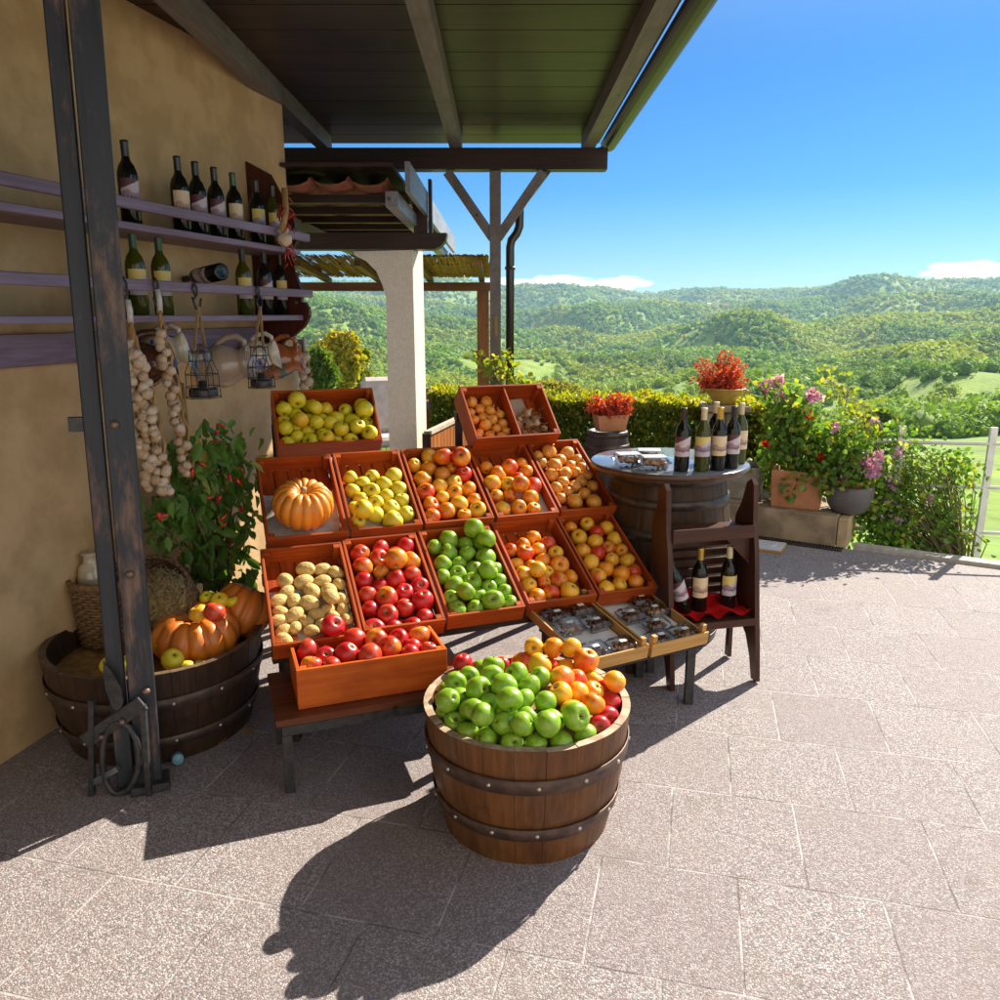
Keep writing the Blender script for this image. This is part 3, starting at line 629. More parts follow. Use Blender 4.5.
d_ = (b_ - a_).normalized(); q_ = Vector((0, 0, 1)).rotation_difference(d_).to_matrix().to_4x4()
bottle(Matrix.Translation(a_) @ q_ @ Matrix.Rotation(R(-75), 4, 'Z'), 'dark', 'black', 'm', 'dark wine bottle lying on its side across the front rail', GS, 1.06)
up_ = [(134, 'dark', 'black', 'm', 'dark bottle at the left end of the upper wall shelf, beside the upright'), (184, 'dark', 'black', 'c', 'stout dark bottle on the upper shelf, left of the pale labelled trio'),
       (201, 'dark', 'black', 'm', 'slim dark bottle third from left on the upper wall shelf'), (219, 'dark', 'black', 'm', 'dark bottle in the middle of the upper wall shelf'),
       (237, 'dark', 'green', 'c', 'dark bottle left of the big yellow mauve label on the upper shelf'), (259, 'dark', 'black', 'y', 'dark bottle with large yellow mauve label on the upper shelf'), (275, 'olive', 'black', 'y', 'bottle beside the hanging chillies at the right end of the upper shelf')]
for px, g, cap, lab, lb in up_:
    s = WS(px, 242, OB)[0]; bottle(wallM(s, OB, ZU), g, cap, lab, lb, GS, 1.06)

# ---- dried chillies and garlic tied to the shelf end
CHILI = plain('dried_red_chilli', (.30, .02, .012), .35, coat=.3); CHILIF = plain('fresh_red_chilli', (.55, .02, .012), .25, coat=.5)
GARL = M('garlic_skin', (.62, .50, .36), (.42, .28, .16), rough=.6, scale=9, stretch=(1, 1, .3), bump=.3, bd=.003)
STRAWM = M('dry_straw', (.42, .25, .08), (.24, .13, .04), rough=.8, scale=30, stretch=(1, 1, .2), bump=.5)
def garlic_mesh():
    mb = MB(); n = 20
    mb.lathe([(0, -.001), (.010, -.002), (.0205, .006), (.025, .017), (.0225, .028), (.013, .037), (.006, .045), (.004, .060), (0, .061)], n, fn=lambda q, a: Vector((q.x * (1 + .07 * math.cos(a * 6)), q.y * (1 + .07 * math.cos(a * 6)), q.z)))
    return mb.mesh('garlic_bulb', GARL)
GAR = garlic_mesh()
def chili_into(mb, p, d, L, r):
    d = Vector(d).normalized(); s_ = d.orthogonal().normalized(); pts = [Vector(p) + d * L * t + s_ * L * .12 * math.sin(t * 2.6) for t in np.linspace(0, 1, 6)]
    mb.tube(pts, [r * .6, r, r * .95, r * .75, r * .45, r * .1], 6)
g_ = W3(WS(287, 232, OF + .05)[0], OF + .05, 0)
bd = T(empty('chilli_garlic_bunch'), 'bunch of dried red chillies and a garlic head tied to the shelf end', 'bunch')
zt_ = WS(283, 212, OF + .05)[1]; zg = WS(283, 243, OF + .05)[1]
mb = MB()
for i in range(46):
    t = rng.random(); p = Vector((g_.x, g_.y, zt_ + .05 - t * .26)) + Vector(tuple(rng.normal(size=3) * .022)); chili_into(mb, p, (rng.normal() * .6, rng.normal() * .6, -1), rng.uniform(.04, .08), .005)
mb.build('chillies', CHILI, bd)
sg = W3(WS(282, 240, OF + .06)[0], OF + .06, zg)
for dx, r_ in ((0, 25), (.035, -35)):
    link('garlic_head', GAR, bd, Matrix.Translation(sg + Vector((dx, -.01, -.01))) @ Matrix.Rotation(R(r_), 4, 'Y') @ Matrix.Scale(1.45, 4))
mb = MB(); mb.tube([sg + Vector((0, 0, .05)), Vector((g_.x, g_.y, zt_)), Vector((g_.x, g_.y, zt_ + .12))], .016, 8); mb.build('stalks', STRAWM, bd)

# ---- iron hooks on the rail, garlic braids
def shook(px, y0, y1, label):
    s, z0 = WS(px, y0, OF + .03); z1 = WS(px, y1, OF + .03)[1]; L = z0 - z1; o = T(empty('iron_hook', Matrix.Translation(W3(s, OF + .031, 0))), label, 'hook', 'iron hooks on the shelf rail')
    pts = [(0, z0 - .03), (-.012, z0 + .0), (.004, z0 + .022), (.02, z0), (.016, z0 - L * .3), (-.014, z0 - L * .55), (-.02, z1 + .05), (0, z1), (.03, z1 + .01), (.042, z1 + .045)]
    mb = MB(); mb.tube([(WD[0] * x + WN[0] * .0, WD[1] * x, z) for x, z in pts], .0045, 7); mb.build('hook', BLK, o); return s, z1
h1 = shook(123, 283, 319, 'bent iron hook on the shelf rail carrying the thick garlic braid')
h2 = shook(155, 284, 310, 'bent iron hook on the shelf rail carrying the thin garlic string')
h3 = shook(194, 288, 309, 'forked iron hook on the shelf rail carrying the larger cage lantern')
h4 = shook(257, 290, 309, 'iron hook on the shelf rail carrying the smaller cage lantern')
def braid(s, o, ztop, zbot, spread, n, label, lean=0., multi=1, sc_=1.):
    root = T(empty('garlic_braid', Matrix.Translation(W3(s, o, ztop))), label, 'garlic', 'garlic braids hanging from the shelf'); L = ztop - zbot
    mb = MB()
    for m in range(multi * 3):
        off = (m / max(1, multi * 3 - 1) - .5) * spread * 1.1
        pts = [Vector((off * min(1, t * 2.2) + lean * t + .006 * math.sin(t * 40 + m * 2.1), -.004 + .006 * math.cos(t * 40 + m * 2.1), -L * t)) for t in np.linspace(-.01, .97, 44)]
        mb.tube(pts, .0065, 6)
    mb.build('plaited_stalks', STRAWM, root)
    mb = MB(); mb.tube([(0, 0, .0), (.004, -.003, .05), (-.002, 0, .09)], .012, 7); mb.build('tie', M('white_string', (.6, .56, .5), (.45, .42, .38), scale=40), root)
    for i in range(n):
        t = .10 + .9 * (i + rng.random() * .6) / n; side = rng.uniform(-1, 1) if multi > 1 else (-1 if i % 3 else 1) * .5
        p = Vector((side * spread * .5 * min(1, .3 + t) + lean * t, -.018 + rng.uniform(-.022, .01), -L * t))
        dirv = Vector((-side * .7 + rng.normal() * .3, .55 + rng.normal() * .2, .35)).normalized()
        link('garlic_bulb', GAR, root, Matrix.Translation(p) @ Vector((0, 0, 1)).rotation_difference(dirv).to_matrix().to_4x4() @ Matrix.Rotation(rng.uniform(0, 6), 4, 'Z') @ Matrix.Translation((0, 0, -.03)) @ Matrix.Scale(rng.uniform(.85, 1.15) * sc_, 4))
zt1 = h1[1] - .02
braid(h1[0] + .005, OF + .04, zt1, WS(150, 489, OF + .04)[1], .085, 84, 'thick braid of many garlic bulbs hanging beside the timber upright', .05, 3, .80)
braid(h2[0], OF + .04, h2[1] - .01, WS(178, 475, OF + .04)[1], .034, 24, 'thin single string of garlic left of the bamboo cane', .07, 1, .82)
sG, zG = WS(305, 352, .10)
braid(sG + .0, .10, zG, zG - .24, .05, 9, 'short garlic bunch hanging at the end of the house wall', 0., 1, 1.1)
wn = T(empty('wall_end_pane'), 'small glass pane with a brown top rail beside the short garlic bunch', 'pane')
mb = MB(); mb.box((-.05, S_END + .09, 1.15), (.012, .14, .62)); mb.build('glass', plain('dusty_glass', (.75, .8, .8), .15, alpha=.30), wn, WM)
mb = MB(); mb.box((-.05, S_END + .09, 1.475), (.03, .15, .03)); mb.box((-.05, S_END + .165, 1.15), (.025, .014, .64)); mb.box((-.05, S_END + .165, .42), (.03, .03, .84)); mb.build('frame', DARKW, wn, WM)

# ---- jugs on the hook board
def jug(px, py, o, mats, label, size, tilt, yaw, deco=None):
    s, z = WS(px, py, o); mtx = Matrix.Translation(W3(s, o, z)) @ Matrix.Rotation(R(yaw), 4, 'Z') @ Matrix.Rotation(R(tilt), 4, 'Y') @ Matrix.Scale(size, 4)
    root = T(empty('jug', mtx), label, 'jug', 'pottery jugs hanging on the hook board')
    def spout(q, a):
        if q.z > .085:
            k_ = max(0, math.cos(a)) ** 10; return Vector((q.x + .03 * k_ * (q.z - .08) / .04, q.y, q.z + .008 * k_))
        return q
    mb = MB(); mb.lathe([(0, -.095), (.045, -.097), (.05, -.09), (.075, -.06), (.088, -.02), (.084, .02), (.070, .05), (.060, .068), (.060, .08), (.070, .108), (.066, .109), (.055, .08), (.054, .068), (.05, .05), (0, .04)], 36, fn=spout); mb.build('body', mats[0], root)
    mb = MB(); mb.tube([(-.062, 0, .095), (-.085, 0, .10), (-.108, 0, .075), (-.110, 0, .035), (-.096, 0, .0), (-.082, 0, -.02)], [.011, .012, .013, .013, .012, .011], 10); mb.build('handle', mats[0] if len(mats) < 2 else mats[1], root)
    return root
def glaze(name, c, c2, deco=None, rough=.2):
    k = NT(name); v = k.coords((1, 1, 1), False); n = k.noise(v, 9, 4); cc = k.mix(k.ramp(n, .4, .65), c, c2)
    if deco:
        vv = k.noise(k.coords((1, 1, 1.4), False), 13, 2, .4); g = k.n('ShaderNodeTexCoord'); s = k.n('ShaderNodeSeparateXYZ'); k.l(g.outputs['Object'], s.inputs[0])
        bandz = k.math('MULTIPLY', k.ramp(s.outputs[2], -.06, -.03), k.ramp(s.outputs[2], .09, .06))
        cc = k.mix(k.math('MULTIPLY', k.ramp(vv, .55, .60), bandz), cc, deco)
    k.l(cc, k.p.inputs['Base Color']); k.set(Roughness=rough, Coat_Weight=.6, Coat_Roughness=.06); return k.m
TAUPE = glaze('taupe_glaze', (.42, .33, .25), (.36, .28, .21)); CREAMB = glaze('cream_blue_glaze', (.62, .56, .42), (.55, .48, .36), (.03, .08, .38)); RUSTG = glaze('rust_green_glaze', (.36, .11, .03), (.26, .07, .02), (.02, .09, .05)); BROWNG = glaze('brown_glaze', (.09, .035, .02), (.06, .02, .012))
jug(161, 352, .12, [CREAMB], 'cream and blue jug hanging between the garlic braid and garlic string', 1.0, 80, 10)
jug(141, 366, .13, [BROWNG], 'dark brown jug hanging behind the thick garlic braid', 1.2, 80, 8)
jug(224, 366, .13, [TAUPE], 'plain taupe jug hanging behind the larger cage lantern', 1.25, 82, 4)
jug(257, 356, .13, [CREAMB], 'cream jug with blue flower hanging behind the smaller cage lantern', 1.0, 80, 4)
jug(278, 361, .13, [RUSTG], 'rust brown jug with green leaves hanging at the end of the board', 1.2, 82, 4)

# ---- wire cage lanterns
BULB = CLEAR
def lantern(px, ytop, ybot, rad, label, ph):
    o = OF + .06; s, zb = WS(px, ybot, o); zt = WS(px, ytop, o)[1]; Hh = zt - zb; root = T(empty('cage_lantern', Matrix.Translation(W3(s, o, zb)) @ Matrix.Rotation(R(ph), 4, 'Z')), label, 'lantern', 'wire cage lanterns under the shelf')
    def ring(r, z, t=.0022):
        mb = MB(); mb.tube([(r * math.cos(a), r * math.sin(a), z) for a in np.linspace(0, 2 * math.pi, 25)[:-1]], t, 6, closed=True); mb.build('wire_ring', BLK, root)
    for r, z in ((rad * 1.05, .004), (rad, Hh * .24), (rad * .98, Hh * .5), (rad * .72, Hh * .78), (rad * .66, Hh * .98)): ring(r, z)
    for i in range(6):
        a = i * math.pi / 3; c, s_ = math.cos(a), math.sin(a)
        mb = MB(); mb.tube([(rad * f * c, rad * f * s_, z) for f, z in ((1.04, 0), (1, Hh * .24), (.98, Hh * .55), (.74, Hh * .74), (.68, Hh * .82), (.66, Hh))], .0022, 6); mb.build('upright_wire', BLK, root)
    mb = MB(); mb.lathe([(0, .006), (rad * .86, .006), (rad * .88, .012), (rad * .88, .035), (rad * .84, .042), (.018, .044), (.018, .075), (0, .076)], 28); mb.build('base', BLK, root)
    mb = MB(); k_ = rad / .06; mb.lathe([(.014, .076), (.017, .09), (.030 * k_, .118 * k_ + .01), (.036 * k_, .145 * k_ + .01), (.031 * k_, .172 * k_ + .01), (.016 * k_, .19 * k_ + .01), (0, .195 * k_ + .01)], 24); mb.build('bulb', BULB, root)
    mb = MB(); mb.tube([(-.012, 0, .08), (-.008, 0, .14), (0, 0, .15), (.008, 0, .14), (.012, 0, .08)], .001, 5); mb.build('filament', plain('copper_wire', (.5, .25, .1), .3, .9), root)
    return s, o, zt
STRAP = M('tan_leather_strap', (.42, .27, .12), (.30, .18, .07), rough=.6, scale=30)
for px, yt, yb, rad, lb, hk, dx, ph in ((204, 350, 398, .070, 'larger wire cage lantern with clear bulb, in front of the taupe jug', h3, (-10, 7), 10), (262, 346, 388, .062, 'smaller wire cage lantern with clear bulb, in front of the blue flower jug', h4, (-1, 1.5), 25)):
    s, o, zt = lantern(px, yt, yb, rad, lb, ph)
    st = T(empty('lantern_strap'), 'tan hanging strap joining hook and ' + ('larger' if rad > .065 else 'smaller') + ' cage lantern', 'strap', 'lantern straps')
    top = W3(hk[0] + .01, OF + .035, hk[1] + .012)
    for d in (-1, 1):
        mb = MB(); q = W3(s + d * rad * .6, o, zt); mb.bar(top, q, .004, .013, up=tuple(WN)); mb.build('strap', STRAP, st)

# ------------------------------------------------------------ chilli plant, bamboo cane, baskets and the big tub by the wall
cane = T(empty('bamboo_cane'), 'thin bamboo cane standing against the wall behind the chilli plant', 'cane')
p0, p1 = WP(207, 600, .22), WP(182.5, 383, .06); p0[2] = 0.
mb = MB(); P0, P1 = Vector(p0), Vector(p1); mb.tube([P0.lerp(P1, t) for t in np.linspace(0, 1, 9)], .0085, 8)
for t in (.2, .42, .62, .82): mb.tube([P0.lerp(P1, t - .003), P0.lerp(P1, t + .003)], .0115, 8)
mb.build('cane', M('bamboo', (.36, .19, .07), (.22, .11, .04), rough=.5, scale=20), cane)
CHLEAF = leafmat('chilli_leaf', (.07, .18, .025), (.15, .29, .045), (.38, .38, .06), .4)
cb = WP(220, 600, .32); cb[2] = 0
cpn = T(empty('chilli_plant', Matrix.Translation(Vector(cb))), 'leafy chilli plant with small red peppers against the cream wall', 'plant')
inv = np.array(cb)
P = []; stems = MB(); tips = []
for px, py in ((192, 452), (206, 445), (222, 446), (236, 450), (178, 470), (196, 474), (214, 472), (232, 474), (244, 482), (160, 520), (176, 500), (192, 505), (208, 505), (224, 508), (238, 512), (188, 535), (204, 540), (220, 540), (236, 540), (196, 560), (212, 568), (228, 566), (222, 585), (236, 580)):
    q = WP(px, py, .30 + rng.uniform(-.13, .13)) - inv; tips.append(q); base = np.array([rng.normal() * .02, rng.normal() * .02, max(.12, q[2] * rng.uniform(.3, .6))])
    stems.tube([base, base * .5 + q * .5 + (0, 0, .03), q], [.006, .004, .002], 5); P.append(q + rng.normal(size=(34, 3)) * (.055, .055, .06))
stems.tube([(0, 0, .0), (.01, 0, .3), (0, .01, .62)], [.013, .011, .007], 7)
stems.build('stems', M('green_brown_stem', (.14, .12, .04), (.09, .07, .03)), cpn)
link('leaves', leaves_mesh('leaves', np.concatenate(P), .078, CHLEAF, droop=1.6, aspect=.5), cpn)
for px, py in ((214, 441), (220, 447), (193, 468), (199, 463), (229, 474), (241, 478), (244, 473), (221, 496), (207, 499), (220, 520), (227, 522), (158, 512), (168, 515), (233, 542), (241, 506), (215, 462), (236, 478), (226, 425), (218, 430)):
    q = WP(px, py, .43) - inv; mb = MB(); chili_into(mb, q, (rng.normal() * .4, rng.normal() * .4, rng.uniform(-1, .6)), .045, .009); mb.build('red_pepper', CHILIF, cpn)
mb = MB(); mb.lathe([(0, .01), (.10, .01), (.13, .20), (.135, .21), (.12, .21), (.11, .19), (0, .18)], 24); mb.build('pot', M('dark_pot', (.06, .045, .04), (.04, .03, .03), rough=.7), cpn)

TUBW = wood('old_tub_stave', (.062, .032, .018), (.024, .013, .008), 2, .5, .1, rand=False)
HOOP = M('rusty_dark_hoop', (.10, .06, .045), (.05, .035, .03), rough=.5, scale=30, metal=.4)
def half_tub(name, M4, Rt, Rb, Hh, label, wmat, inmat, rimmat, n=26, hoops=((.30, .62),), rivets=True, hmat=None, liner=None):
    root = T(empty(name, M4), label, 'tub'); k_ = 6
    mb = MB()
    for i in range(n):
        a0 = 2 * math.pi * i / n + .0015; a1 = 2 * math.pi * (i + 1) / n - .0015; dz = rng.uniform(-.002, .003); dr = rng.uniform(-.0012, .0012)
        grid = []
        for j in range(4):
            a = a0 + (a1 - a0) * j / 3; c, s = math.cos(a), math.sin(a)
            loop = [(Rb, 0), ((Rt + Rb) / 2 + .012, Hh * .5), (Rt, Hh + dz), (Rt - .026, Hh + dz), ((Rt + Rb) / 2 - .016, Hh * .5), (Rb - .026, 0)]
            grid.append([mb.bm.verts.new((c * (r + dr), s * (r + dr), z)) for r, z in loop])
        for j in range(3):
            for q in range(6):
                f = mb.bm.faces.new((grid[j][q], grid[j + 1][q], grid[j + 1][(q + 1) % 6], grid[j][(q + 1) % 6])); f.material_index = 1 if q == 2 else (2 if q in (3, 4) else 0); f.smooth = False
        for e in (0, 3): mb.bm.faces.new(grid[e])
    mb.build('staves', [wmat, rimmat, inmat], root)
    def rad(z): t = z / Hh; return Rb + (Rt - Rb) * t + .012 * math.sin(math.pi * t) + .003
    for z0, z1 in hoops:
        mb = MB(); mb.lathe([(rad(z0), z0), (rad(z0) + .004, z0 + .001), (rad(z1) + .004, z1 - .001), (rad(z1), z1)], 72); hp = mb.build('hoop', hmat or HOOP, root)
        if rivets:
            zz = (z0 + z1) / 2
            for i in range(14):
                a = i * 2 * math.pi / 14 + .3; mb = MB(); mb.lathe([(.007, 0), (.005, .004), (0, .005)], 8, Matrix.Translation((math.cos(a) * (rad(zz) + .0045), math.sin(a) * (rad(zz) + .0045), zz)) @ Vector((0, 0, 1)).rotation_difference(Vector((math.cos(a), math.sin(a), 0))).to_matrix().to_4x4())
                mb.build('rivet', plain('bright_rivet', (.5, .45, .4), .35, .8), hp)
    mb = MB(); mb.lathe([(0, .04), (Rb - .03, .04), (Rb - .03, .06), (0, .061)], 40); mb.build('bottom_board', inmat, root)
    if liner:
        mb = MB(); mb.lathe([(0, liner(0))] + [(r, liner(r)) for r in np.linspace(.05, Rt - .032, 8)], 40); mb.build('straw_liner', STRAWM, root)
    return root
TB = np.array([-1.40, 3.0]); ZT = .385
half_tub('wide_tub', Matrix.Translation((TB[0], TB[1], 0)), .415, .35, ZT, 'wide dark half barrel of pumpkins and apples by the wall', TUBW, wood('tub_inside', (.06, .035, .02), (.03, .018, .012), 2), M('worn_rim', (.16, .10, .06), (.08, .05, .03), scale=20), 30, ((.235, .285), (.075, .12)), liner=lambda r: ZT - .10)

# pumpkins
def pumpkin_mesh(name, r, h, ribs, mats, seed, depthk=.12):
    mb = MB(); rr = np.random.default_rng(seed); ph = rr.uniform(.75, 1.25, ribs); n = ribs * 8
    def fn(q, a):
        k_ = (a / (2 * math.pi) * ribs); i = int(k_) % ribs; f = abs(math.sin(math.pi * k_)) ** .55; rad_ = math.hypot(q.x, q.y) / r
        sc_ = 1 - depthk * (1 - f) * min(1, rad_ * 1.6) * (1.0) + .03 * (ph[i] - 1); return Vector((q.x * sc_, q.y * sc_, q.z + (.10 * h * (f - .5)) * (1 if q.z > 0 else -.4) * min(1, rad_ * 1.5) * (1 - rad_ * .6)))
    prof = [(0, -h * .36), (r * .25, -h * .42), (r * .55, -h * .48), (r * .82, -h * .36), (r * .97, -h * .12), (r, .06 * h), (r * .93, .26 * h), (r * .74, .44 * h), (r * .5, .5 * h), (r * .28, .44 * h), (r * .14, .34 * h), (.016, .30 * h), (.014, .33 * h, 1), (.011, .42 * h, 1), (.013, .50 * h, 1), (0, .505 * h, 1)]
    mb.lathe(prof, n, fn=fn); return mb.mesh(name, mats)
def pumpmat(name, c, c2, c3):
    k = NT(name); v = k.coords((1, 1, .3)); n = k.noise(v, 12, 5); n2 = k.noise(k.coords(), 45, 4); cc = k.mix(k.ramp(n, .35, .65), c, c2); cc = k.mix(k.math('MULTIPLY', k.ramp(n2, .6, .75), .4), cc, c3); k.l(cc, k.p.inputs['Base Color']); k.set(Roughness=.42, Coat_Weight=.15); k.bump(n2, .15, .002); return k.m
PUO = pumpmat('orange_pumpkin_skin', (.82, .30, .025), (.68, .21, .018), (.80, .40, .08)); PUD = pumpmat('deep_orange_pumpkin_skin', (.68, .21, .02), (.50, .13, .014), (.66, .28, .06)); STEM = M('dry_pumpkin_stem', (.40, .28, .12), (.25, .17, .07), scale=40)
def pumpkin(M4, r, h, ribs, m, seed, label, group='pumpkins'): return T(link('pumpkin', pumpkin_mesh('pumpkin', r, h, ribs, [m, STEM], seed), None, M4), label, 'pumpkin', group)
pB = PY(197, 641, 2.98); pumpkin(TR(pB[0], pB[1], ZT + .0, R(30), R(8), R(-4)), .172, .20, 13, PUD, 1, 'large ribbed orange pumpkin in the wide dark tub, under two apples')
pC = PY(243, 622, 3.16); pumpkin(TR(pC[0], pC[1], ZT + .035, R(70), R(12), R(30)), .125, .20, 10, PUD, 2, 'smaller pumpkin at the right rim of the wide dark tub')
pD = PY(160, 630, 3.12); pumpkin(TR(pD[0], pD[1], ZT + .02, R(10), R(20), R(-30)), .10, .16, 10, PUD, 3, 'dull reddish pumpkin at the left back of the dark tub')
# wicker baskets
WICK = M('dark_wicker', (.17, .09, .045), (.07, .035, .02), rough=.7, scale=60, bump=.5); WICK2 = M('brown_wicker', (.26, .15, .06), (.13, .07, .03), rough=.7, scale=60, bump=.5)
def basket(name, M4, r0, r1, Hh, wm, label):
    root = T(empty(name, M4), label, 'basket'); rows = int(Hh / .013); ns = 18; mb = MB()
    for j in range(rows):
        z = Hh * (j + .5) / rows; r = r0 + (r1 - r0) * z / Hh
        pts = []
        for i in range(ns * 4):
            a = 2 * math.pi * i / (ns * 4); pts.append(((r + .006 * math.cos(a * ns / 1 + math.pi * (j % 2))) * math.cos(a), (r + .006 * math.cos(a * ns + math.pi * (j % 2))) * math.sin(a), z))
        mb.tube(pts, .0072, 5, closed=True)
    mb.build('weave', wm, root)
    mb = MB()
    for i in range(ns):
        a = 2 * math.pi * (i) / ns + math.pi / ns / 2; mb.tube([(r0 * math.cos(a), r0 * math.sin(a), 0), (r1 * math.cos(a), r1 * math.sin(a), Hh + .01)], .005, 5)
    mb.build('ribs', wm, root)
    mb = MB()
    for t in range(2): mb.tube([((r1 + .004) * math.cos(a), (r1 + .004) * math.sin(a), Hh + .012 + .007 * math.sin(a * 22 + t * math.pi)) for a in np.linspace(0, 2 * math.pi, 150)[:-1]], .010, 6, closed=True)
    mb.build('braided_rim', wm, root)
    mb = MB(); mb.lathe([(0, .012), (r0, .012)], 24); mb.build('base', wm, root); return root
q = PY(163, 590, 3.12)
basket('wicker_basket', Matrix.Translation((q[0] - .02, q[1] + .06, ZT + .02)) @ Matrix.Rotation(R(-12), 4, 'Z') @ Matrix.Rotation(R(58), 4, 'X') @ Matrix.Translation((0, 0, -.06)), .13, .20, .20, WICK, 'tipped dark wicker basket spilling hay behind the pumpkins')
hb = T(empty('hay_bundle', Matrix.Translation((q[0] + .02, q[1] - .09, q[2] - .02))), 'bundle of dry hay in the mouth of the tipped basket', 'hay')
HAY = M('hay', (.33, .24, .10), (.18, .13, .05), rough=.9, scale=60, bump=.4)
V = []; F = []
for i in range(2600):
    d = rng.normal(size=3); d /= np.linalg.norm(d); p = d * np.array((.135, .085, .135)) * rng.uniform(.75, 1.06); t = np.cross(d, rng.normal(size=3)); t /= np.linalg.norm(t); L = rng.uniform(.03, .08); wv_ = np.cross(d, t) * .0018; b = p + t * L - d * L * L * 2.2; a = p - t * L - d * L * L * 2.2
    n0 = len(V); V += [a - wv_, a + wv_, p + wv_ + d * .004, p - wv_ + d * .004, b + wv_, b - wv_]; F += [(n0, n0 + 1, n0 + 2, n0 + 3), (n0 + 3, n0 + 2, n0 + 4, n0 + 5)]
link('hay_strands', npmesh('hay_strands', V, F, HAY), hb)
mb = MB(); mb.lathe([(0, -.125), (.07, -.10), (.115, -.04), (.12, .03), (.08, .10), (0, .12)], 20, Matrix.Diagonal((1, .65, 1, 1))); mb.build('hay_core', HAY, hb)
q = PY(110, 612, 3.12); basket('tall_basket', Matrix.Translation((q[0] - .01, q[1] + .05, ZT - .085)), .13, .15, .26, WICK2, 'tall brown wicker basket at the left end of the dark tub')
jr = PY(97, 570, 3.02); jar = T(empty('stoneware_jar', Matrix.Translation((jr[0] - .09, jr[1] + .13, ZT + .18))), 'pale jar top standing in the tall brown basket', 'jar')
mb = MB(); mb.lathe([(0, -.1), (.05, -.1), (.06, .0), (.05, .06), (.03, .08), (.03, .11), (.036, .115), (.03, .12), (0, .12)], 24); mb.build('jar_body', glaze('pale_glaze', (.5, .42, .3), (.4, .33, .22)), jar)
q = PZ(177, 761, 0.0); bc = T(link('plastic_lid', MB().lathe([(0, 0), (.018, 0), (.021, .004), (.0215, .040), (.020, .046), (0, .046)], 20, Matrix.Rotation(R(80), 4, 'X')).mesh('plastic_lid', plain('blue_plastic', (.16, .35, .42), .35)), None, Matrix.Translation((q[0], q[1], .021)) @ Matrix.Rotation(R(30), 4, 'Z')), 'pale blue plastic lid lying on the floor beside the dark tub', 'lid')
for px, py, r_ in ((240, 733, 30), (219, 745, 100)):
    q = PZ(px, py, .006); P = np.array([[q[0], q[1], q[2]]]); lf_ = link('fallen_leaf', npmesh('fallen_leaf', [(0, 0, 0), (.03, .02, .008), (.075, 0, .004), (.03, -.022, .01)], [(0, 1, 2), (0, 2, 3)], M('dry_leaf', (.42, .24, .05), (.25, .14, .03), scale=20)), None, TR(q[0], q[1], .003, R(r_)))
    T(lf_, 'yellow dry leaf on the floor ' + ('right below the dark tub' if r_ == 30 else 'beside the blue lid, closer to the upright'), 'leaf', 'fallen leaves')

# ------------------------------------------------------------ fruit stall: stepped rack, crates
YAW = R(20)
def frame_from(p, yaw, tilt):
    u = Vector((math.cos(yaw), math.sin(yaw), 0)); v = Vector((-math.sin(yaw) * math.cos(tilt), math.cos(yaw) * math.cos(tilt), math.sin(tilt))); n = u.cross(v)
    m = Matrix((u, v, n)).transposed().to_4x4(); m.translation = Vector(p); return m
def sc93(p): p = np.array(p, float); return CAM + (p - CAM) * .93
def crate(M4, Wd, Dp, Hh, label, group, liner=False, divider=False, sheet=None, slots=True, t=.011, CRX=CRX, CRY=CRY):
    """local frame: x right, y back, z out; origin at the middle of the front bottom edge"""
    o = T(empty('fruit_crate', M4), label, 'crate', group); b = .0015
    mb = MB(); mb.box((0, t / 2, Hh / 2), (Wd, t, Hh), bev=b); mb.build('front_board', CRX, o)
    mb = MB(); mb.box((0, Dp - t / 2, Hh / 2), (Wd, t, Hh), bev=b); mb.build('back_board', CRX, o)
    for sx in (-1, 1):
        mb = MB(); x = sx * (Wd / 2 - t / 2)
        if slots: mb.box((x, Dp / 2, Hh * .79), (t, Dp - 2 * t - .001, Hh * .42), bev=b); mb.box((x, Dp / 2, Hh * .25), (t, Dp - 2 * t - .001, Hh * .42), bev=b)
        else: mb.box((x, Dp / 2, Hh / 2), (t, Dp - 2 * t - .001, Hh), bev=b)
        mb.build('side_board', CRY, o)
        for sy, y in ((0, t + .0125), (1, Dp - t - .0125)):
            mb = MB(); mb.box((sx * (Wd / 2 - t - .0125), y, Hh / 2 + .002), (.024, .024, Hh - .004), bev=b); mb.build('corner_block', CRX, o)
    mb = MB(); n = max(4, int((Wd - 2 * t) / .055)); pitch = (Wd - 2 * t) / n
    for i in range(n): mb.box((-Wd / 2 + t + pitch * (i + .5), Dp / 2, .005), (pitch - .009, Dp - 2 * t - .002, .008))
    mb.box((0, Dp / 2, -.0008), (Wd - 2 * t - .004, Dp - 2 * t - .004, .003)); mb.build('base_slats', CRY, o)
    mb = MB(); mb.box((0, Dp * .3, -.006), (Wd - .02, .04, .011)); mb.box((0, Dp * .75, -.006), (Wd - .02, .04, .011)); mb.build('under_batten', CRX, o)
    if liner:
        mb = MB(); x0, x1, y0, y1 = sheet or (-Wd / 2 + t + .004, Wd / 2 - t - .004, t + .003, Dp * .62); nx, ny = 12, 14; g = [[mb.bm.verts.new((x0 + (x1 - x0) * i / nx, y0 + (y1 - y0) * j / ny, .0135 + .010 * (mnoise.noise(Vector((i * .7, j * .6, Wd * 50))) + .9) * (0.6 + .4 * (j == ny)))) for i in range(nx + 1)] for j in range(ny + 1)]
        for j in range(ny):
            for i in range(nx): mb.bm.faces.new((g[j][i], g[j][i + 1], g[j + 1][i + 1], g[j + 1][i])).smooth = True
        mb.build('paper_liner', PAPER, o)
    if divider: mb = MB(); mb.box((divider, Dp / 2, Hh * .5), (.010, Dp - 2 * t - .002, Hh * .92), bev=b); mb.build('divider', CRY, o)
    return o
G1 = 'small tilted fruit crates of the stall'
